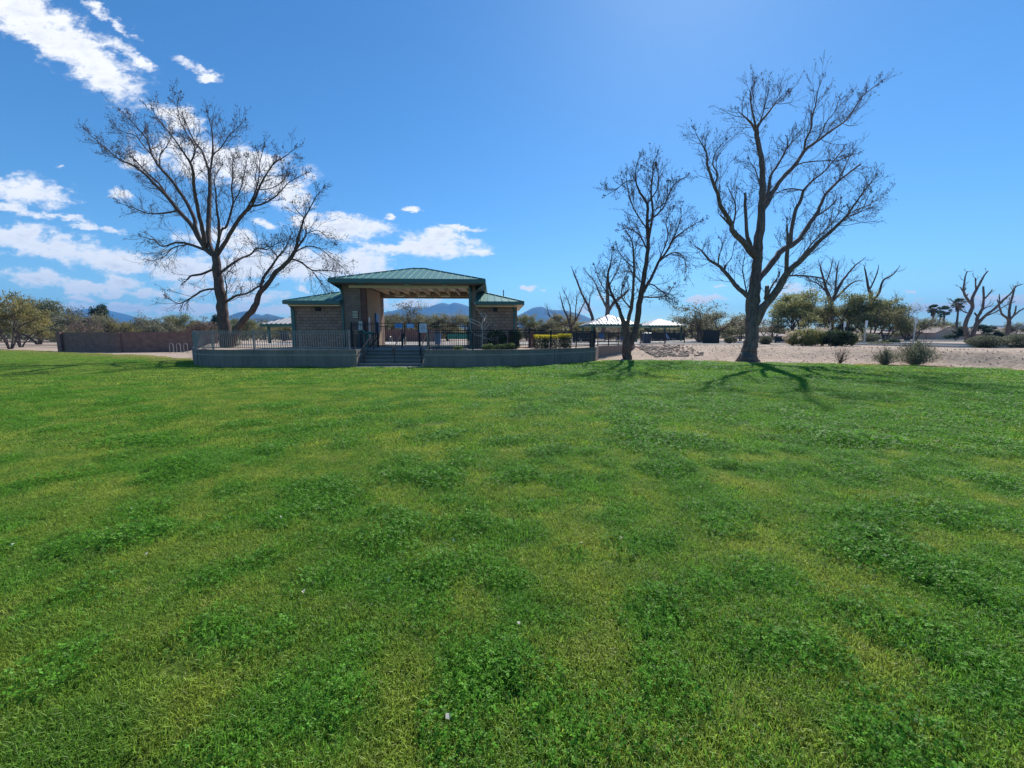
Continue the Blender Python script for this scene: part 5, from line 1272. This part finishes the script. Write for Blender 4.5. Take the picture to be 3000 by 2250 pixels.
# ------------------------------------------------------------------ shade shelters
def corr_roof(mb, x0, x1, y0, y1, z, rise, amp=.055, per=.45, n=4):
    """ribbed metal pyramid roof; ribs run up each slope"""
    cx_, cy_ = (x0 + x1) / 2, (y0 + y1) / 2
    for (A, Bq) in (((x0, y0), (x1, y0)), ((x1, y0), (x1, y1)), ((x1, y1), (x0, y1)), ((x0, y1), (x0, y0))):
        A = Vector((*A, z)); Bq = Vector((*Bq, z)); L_ = (Bq - A).length; k = max(8, int(L_ / per)) * n; e = (Bq - A) / k; apex = Vector((cx_, cy_, z + rise))
        mid = (A + Bq) / 2; slope = apex - mid
        for i in range(k):
            ph = [0, amp, amp, 0][i % 4]; ph2 = [0, amp, amp, 0][(i + 1) % 4]
            p = A + e * i; q = A + e * (i + 1)
            def topp(i_):
                t = i_ / k; h = 1 - abs(2 * t - 1); return A + e * i_ + slope * h
            P1 = topp(i); P2 = topp(i + 1); up = Vector((0, 0, 1))
            mb.add([tuple(p + up * ph), tuple(q + up * ph2), tuple(P2 + up * ph2), tuple(P1 + up * ph)], [(0, 1, 2, 3)])
def shelter(label, x0, x1, y0, y1, z, rise, g, extra=True):
    root = empty('shade_shelter', ((x0 + x1) / 2, (y0 + y1) / 2, g)); tag(root, label, 'shelter', 'pale-roofed shade shelters by the pool')
    ox, oy = (x0 + x1) / 2, (y0 + y1) / 2; mb = MB(); corr_roof(mb, x0 - ox, x1 - ox, y0 - oy, y1 - oy, z - g, rise); mb.build('roof', M['galv'], root)
    fb_ = MB(); hx, hy = (x1 - x0) / 2, (y1 - y0) / 2; t = .06; zt = z - g
    fb_.box(-hx, hx, -hy - t, -hy, zt - .26, zt - .01); fb_.box(-hx, hx, hy, hy + t, zt - .26, zt - .01); fb_.box(-hx - t, -hx, -hy, hy, zt - .26, zt - .01); fb_.box(hx, hx + t, -hy, hy, zt - .26, zt - .01)
    fb_.build('fascia', M['green_post'], root)
    MB().box(-hx + .05, hx - .05, -hy + .05, hy - .05, zt - .22, zt - .18).build('ceiling', M['green_post'], root)
    for sx_ in (-1, 1):
        for sy_ in (-1, 1):
            xx, yy_ = sx_ * (hx - .5), sy_ * (hy - .5); MB().box(xx - .11, xx + .11, yy_ - .11, yy_ + .11, -.3, zt - .2).build('post', M['green_post'], root)
def xat(px, Y): return uvw(px, 960)[0] * Y
def zat(py, Y): return EYE + uvw(1500, py)[1] * Y
shelter('pale ribbed-roof shelter behind the forked middle tree', xat(1726, 52), xat(1880, 52), 52, 60, zat(950, 52), zat(922, 56) - zat(950, 52), .88)
shelter('farther pale-roofed shelter, right of the forked tree', xat(1900, 60), xat(2010, 60), 60, 67.5, zat(953, 60), zat(934, 63.5) - zat(953, 60), .88)
shelter('pale ribbed shade roof half hidden behind the left wing', xat(764, 41), xat(764, 41) + 6.6, 41, 48, zat(949, 41), 1.25, .88)
# ------------------------------------------------------------------ pool side fences and furniture
def fzz(py, Y): return EYE + uvw(1500, py)[1] * Y
fence('pool_fence', 'black fence running right from the right wing corner', [(xat(1516, 27.6), 27.6), (xat(1553, 29), 29)], .88, fzz(960, 28), M['black_iron'])
fence('pool_fence', 'low black pool fence behind the yellow hedge', [(xat(1560, 40), 40), (xat(1745, 40), 40)], .88, fzz(970, 40), M['black_iron'], pick=.14)
fence('pool_fence', 'black pool fence behind the brown wall and first shelter', [(xat(1745, 44), 44), (xat(1880, 44), 44)], .88, fzz(974, 44), M['black_iron'], pick=.14, pw=.022)
fence('pool_fence', 'nearest black fence bay at the right of the forked tree', [(xat(1877, 36.5), 36.5), (xat(1949, 36.5), 36.5)], ground_z(12, 36.5), fzz(968, 36.5), M['black_iron'], pick=.12, pw=.022)
fence('pool_fence', 'black fence bays before the farther shelter', [(xat(1952, 44), 44), (xat(2062, 44), 44)], .88, fzz(968, 44), M['black_iron'], pick=.14, pw=.022)
def screen(label, pa, pb, Y, y0, y1, m, rz=0, name='screen_panel'):
    a = P(pa, y1, Y); b = P(pb, y0, Y); root = empty(name, (a.x, Y, max(a.z, .8))); tag(root, label, 'screen'); w = b.x - a.x; h = b.z - max(a.z, .8)
    mb = MB(); n = int(w / .18) or 1
    for i in range(n): mb.box(w * i / n + .004, w * (i + 1) / n - .004, -.02 - .006 * (i % 2), .02, 0.02, h)
    mb.build('slats', m, root); mb = MB(); mb.box(-.06, 0, -.04, .04, -.1, h + .05); mb.box(w, w + .06, -.04, .04, -.1, h + .05); mb.box(0, w, -.035, -.028, h - .1, h); mb.build('frame', M['black_iron'], root)
screen('dark slatted enclosure at the right end of the pool fence', 2062, 2107, 44, 967, 1007, M['screen'])
screen('dark narrow screen panel left of the yellow hedge', 1550, 1567, 27.2, 964, 1022, M['brick_dark'])
screen('square brown fence pillar before the first shelter', 1730, 1741, 25.9, 972, 1022, M['cmu_small'], name='fence_pillar')
screen('dark wind screen under the second shelter', 1910, 2005, 69, 974, 1003, M['screen'])
screen('dark wind screen behind the nearest fence bay', 1880, 1948, 47, 974, 1000, M['screen'])
screen('green wind screen on the far side of the pool', 1310, 1375, 52, 976, 994, M['green_screen'])
screen('dark wind screen behind the yellow hedge and first shelter', 1680, 1728, 46, 975, 1002, M['screen'])
screen('low dark bin enclosure beyond the gravel, right of the largest trunk', 2271, 2304, 46, 987, 1003, M['screen'])
fw = wallrun(P(1107, 990, 55) * Vector((1, 1, 0)) if False else Vector((xat(1100, 56), 56, 0)), Vector((xat(1290, 56), 56, 0)), fzz(965, 56), M['brick_wall'], name='pool_wall', z0=.8); tag(fw, 'dark block wall on the far side of the pool', 'wall')
def bin_(label, pxc, Y, w, h, m, cat='bin'):
    x = xat(pxc, Y); o = empty('litter_bin', (x, Y, .9)); tag(o, label, cat); MB().tube([Vector((0,0,0)), Vector((0,0,h*.9))], [w/2*.9, w/2], 14, True).build('drum', m, o, smooth=False)
    MB().tube([Vector((0,0,h*.9)), Vector((0,0,h*.97)), Vector((0,0,h))], [w/2*1.05, w/2*1.05, w/4], 14, True).build('lid', M['navy'], o)
bin_('blue litter bin on the pool deck seen through the gate fence', 1282, 36, .55, 1.0, M['blue_plastic'])
def sbin(label, pxc, Y): 
    x = xat(pxc, Y); o = empty('litter_bin', (x, Y, .9)); tag(o, label, 'bin'); MB().box(-.33, .33, -.3, .3, 0, .95).build('body', M['navy'], o, bevel=.03); MB().box(-.37, .37, -.34, .34, .951, 1.03).build('lid', M['steel'], o, bevel=.02)
sbin('square navy litter bin beside the nearest fence bay', 1895, 40)
def lounger(label, pxc, Y, rz, group='blue pool chairs', m='blue_plastic'):
    o = empty('pool_chair', (xat(pxc, Y), Y, .9), rz); tag(o, label, 'chair', group)
    MB().bar((0, -.5, .38), (0, .45, .42), .6, .05).build('seat', M[m], o); MB().bar((0, .45, .42), (0, .95, 1.12), .6, .05).build('backrest', M[m], o)
    for sx_ in (-.27, .27):
        MB().bar((sx_, -.4, .38), (sx_, -.45, 0), .035, .035).build('leg', M['steel'], o); MB().bar((sx_, .4, .42), (sx_, .5, 0), .035, .035).build('leg', M['steel'], o)
lounger('blue sling chair left of the forked tree trunk', 1820, 42, R(200)); lounger('blue sling chair right behind the forked tree trunk', 1842, 43, R(150))
lounger('blue reclined chair under the farther shelter', 1968, 56, R(100)); lounger('blue sling chair in the shade of the first shelter', 1765, 50, R(160))
lounger('dark blue chair behind the picket fence at the left wing corner', 841, 32, R(190), m='navy'); lounger('dark lounge chair behind the yellow hedge', 1690, 38, R(90), m='navy')
lounger('dark lounge chair behind the nearest fence bay', 1925, 40, R(90), m='navy')
def table(label, pxc, Y):
    o = empty('picnic_table', (xat(pxc, Y), Y, .9)); tag(o, label, 'table', 'picnic tables in the shelters'); MB().box(-.9, .9, -.38, .38, .72, .77).build('tabletop', M['navy'], o)
    for s_ in (-.75, .75): MB().box(-.9, .9, s_ - .14, s_ + .14, .42, .46).build('bench', M['navy'], o)
    for s_ in (-.6, .6): 
        mb = MB(); mb.bar((s_, -.75, 0), (s_, .3, .72), .06, .06); mb.bar((s_, .75, 0), (s_, -.3, .72), .06, .06); mb.bar((s_, -.8, .4), (s_, .8, .4), .05, .05); mb.build('leg', M['navy'], o)
table('dark picnic table under the first shelter', 1800, 54); table('dark picnic table under the farther shelter', 1940, 62); table('dark picnic table at the left of the first shelter', 1715, 44)
# sign posts on the right
def post_sign(label, pxc, py0, py1, Y, plate=True):
    p = P(pxc, py0, Y); g = ground_z(p.x, Y); o = empty('road_sign', (p.x, Y, g)); tag(o, label, 'road sign', 'small signs on posts by the road'); h = p.z - g
    MB().box(-.035, .035, -.035, .035, 0, h).build('post', M['steel'], o)
    if plate: MB().box(-.11, .11, -.06, -.036, h - .5, h + .03).build('plate', M['sign_white'], o)
post_sign('bare sign post sticking out above the plumed bush', 2433, 946, 1000, 40, False); post_sign('tilted pale sign on a post above the dark green bush', 2475, 943, 1000, 40)
post_sign('pale sign on a tall post in front of the green trees', 2538, 940, 1000, 36); post_sign('double pale sign on a post behind the largest grey bush', 2684, 930, 1000, 34)
# ------------------------------------------------------------------ rocks beside the brown wall
rn = np.random.RandomState(9); mb = MB()
ico = bmesh.new(); bmesh.ops.create_icosphere(ico, subdivisions=1, radius=1); iv = np.array([v.co[:] for v in ico.verts]); iff = [[v.index for v in f.verts] for f in ico.faces]; ico.free()
for i in range(460):
    t = rn.rand(); x = 10.35 + 3.9 * rn.beta(1.0, 1.8); y = 28.9 + 5.2 * rn.rand() ** 1.2 - .1 * (x - 10)
    if y < 28.4: continue
    z = ground_z(x, y); s = rn.uniform(.04, .11); ax = np.array([s * rn.uniform(.8, 1.5), s * rn.uniform(.8, 1.4), s * rn.uniform(.4, .8)])
    v = iv * ax * (1 + rn.uniform(-.22, .22, (len(iv), 1))); a = rn.rand() * 6.28; c, s_ = math.cos(a), math.sin(a)
    v = np.stack([v[:,0]*c - v[:,1]*s_, v[:,0]*s_ + v[:,1]*c, v[:,2]], -1) + np.array([x, y, z + ax[2] * .55]); mb.add([tuple(q) for q in v], iff)
tag(mb.build('rock_pile', M['rock']), 'scatter of broken riprap rocks on the slope beside the brown wall', 'rocks', kind='stuff')
mb = MB()
for i in range(2600):
    x = rn.uniform(6, 34); y = float(edge_y(x)) + .3 + rn.rand() * 11; s = rn.uniform(.012, .032)
    z = ground_z(x, y) - .02; v = iv * s * (1 + rn.uniform(-.25, .25, (len(iv), 1))) + np.array([x, y, z + s * .3]); mb.add([tuple(q) for q in v], iff)
tag(mb.build('loose_stones', M['rock']), 'small loose stones strewn over the right gravel slope', 'stones', kind='stuff')
# ------------------------------------------------------------------ mountains
def range_(name, label, prof, Y, depth, m, seed):
    """prof: (px, py) skyline; a ridge with spurs running toward the viewer"""
    xs_ = np.linspace(prof[0][0], prof[-1][0], 160); py = np.interp(xs_, [p[0] for p in prof], [p[1] for p in prof])
    rows = 21; V_ = []
    for j in range(rows):
        t = j / 20                                  # 0 front foot, ~.7 ridge, 1 back foot
        for i, x in enumerate(xs_):
            Yd = Y - depth * .7 + depth * t; ridge = P(x, py[i] , Y); X = ridge.x * Yd / Y if False else ridge.x
            hz = ridge.z; f_ = (t / .7) if t < .7 else (1 - t) / .3
            sp = (fbm(np.array([X / (depth * .10) + seed]), np.array([Yd / (depth * .35)]), 4)[0] - .5)
            z = hz * (f_ ** 1.15) + sp * hz * .9 * f_ * (1 - f_) * 2 - (1 - f_) * 15
            z = min(z, hz * .985) if abs(f_ - 1) > .01 else hz
            V_.append((X, Yd, z))
    n = len(xs_); Fc = [(j*n+i, j*n+i+1, (j+1)*n+i+1, (j+1)*n+i) for j in range(rows-1) for i in range(n-1)]
    me = bpy.data.meshes.new(name); me.from_pydata(V_, [], Fc); me.materials.append(m); me.polygons.foreach_set('use_smooth', [True] * len(Fc))
    o = bpy.data.objects.new(name, me); C.objects.link(o); tag(o, label, kind='structure')
M['mountain'] = mat('mountain_rock', (.06, .065, .075), .95, col2=(.035, .045, .05), vscale=.01)
range_('mountains', 'low blue mountain ridge above the brick wall at left', [(120, 930), (180, 916), (215, 910), (255, 904), (300, 905), (335, 913), (370, 921), (400, 930), (430, 938), (480, 942), (560, 940), (620, 950), (660, 955)], 3600, 1000, M['mountain'], 1)
range_('mountains', 'brown blue mountain between the tree trunks and left wing', [(640, 950), (670, 925), (700, 915), (720, 911), (745, 918), (768, 924), (782, 919), (800, 924), (830, 930), (870, 936), (930, 950)], 3000, 900, M['mountain'], 2)
range_('mountains', 'twin-peaked blue mountains framed by the breezeway', [(1020, 960), (1080, 932), (1110, 917), (1150, 911), (1180, 903), (1200, 898), (1230, 902), (1260, 898), (1285, 889), (1300, 887), (1316, 892), (1330, 886), (1350, 890), (1370, 896), (1400, 910), (1450, 930), (1500, 932), (1530, 918), (1560, 902), (1575, 899), (1590, 898), (1605, 906), (1625, 909), (1650, 908), (1680, 915), (1710, 924), (1735, 935), (1790, 945), (1870, 952), (1960, 950)], 4200, 1200, M['mountain'], 3)
range_('mountains', 'long low dark hills behind the houses at right', [(2150, 975), (2400, 968), (2700, 966), (2800, 958), (2860, 957), (2910, 953), (2960, 955), (3020, 952), (3200, 958), (3500, 970)], 1600, 500, M['mountain'], 4)

# ------------------------------------------------------------------ air
hb = MB().box(-5200, 5200, -400, 4750, -1.5, 330)
hm = bpy.data.materials.new('air'); hm.use_nodes = True; hn = hm.node_tree.nodes
for n in list(hn): hn.remove(n)
pv = hn.new('ShaderNodeVolumePrincipled'); pv.inputs['Color'].default_value = (.15, .50, 1.0, 1); pv.inputs['Density'].default_value = 2.3e-4; pv.inputs['Anisotropy'].default_value = 0.0
ho = hn.new('ShaderNodeOutputMaterial'); hm.node_tree.links.new(pv.outputs[0], ho.inputs['Volume'])
hz = hb.build('haze', hm); tag(hz, 'thin blue haze in the air before the mountains', kind='stuff')
scene.cycles.volume_bounces = 0
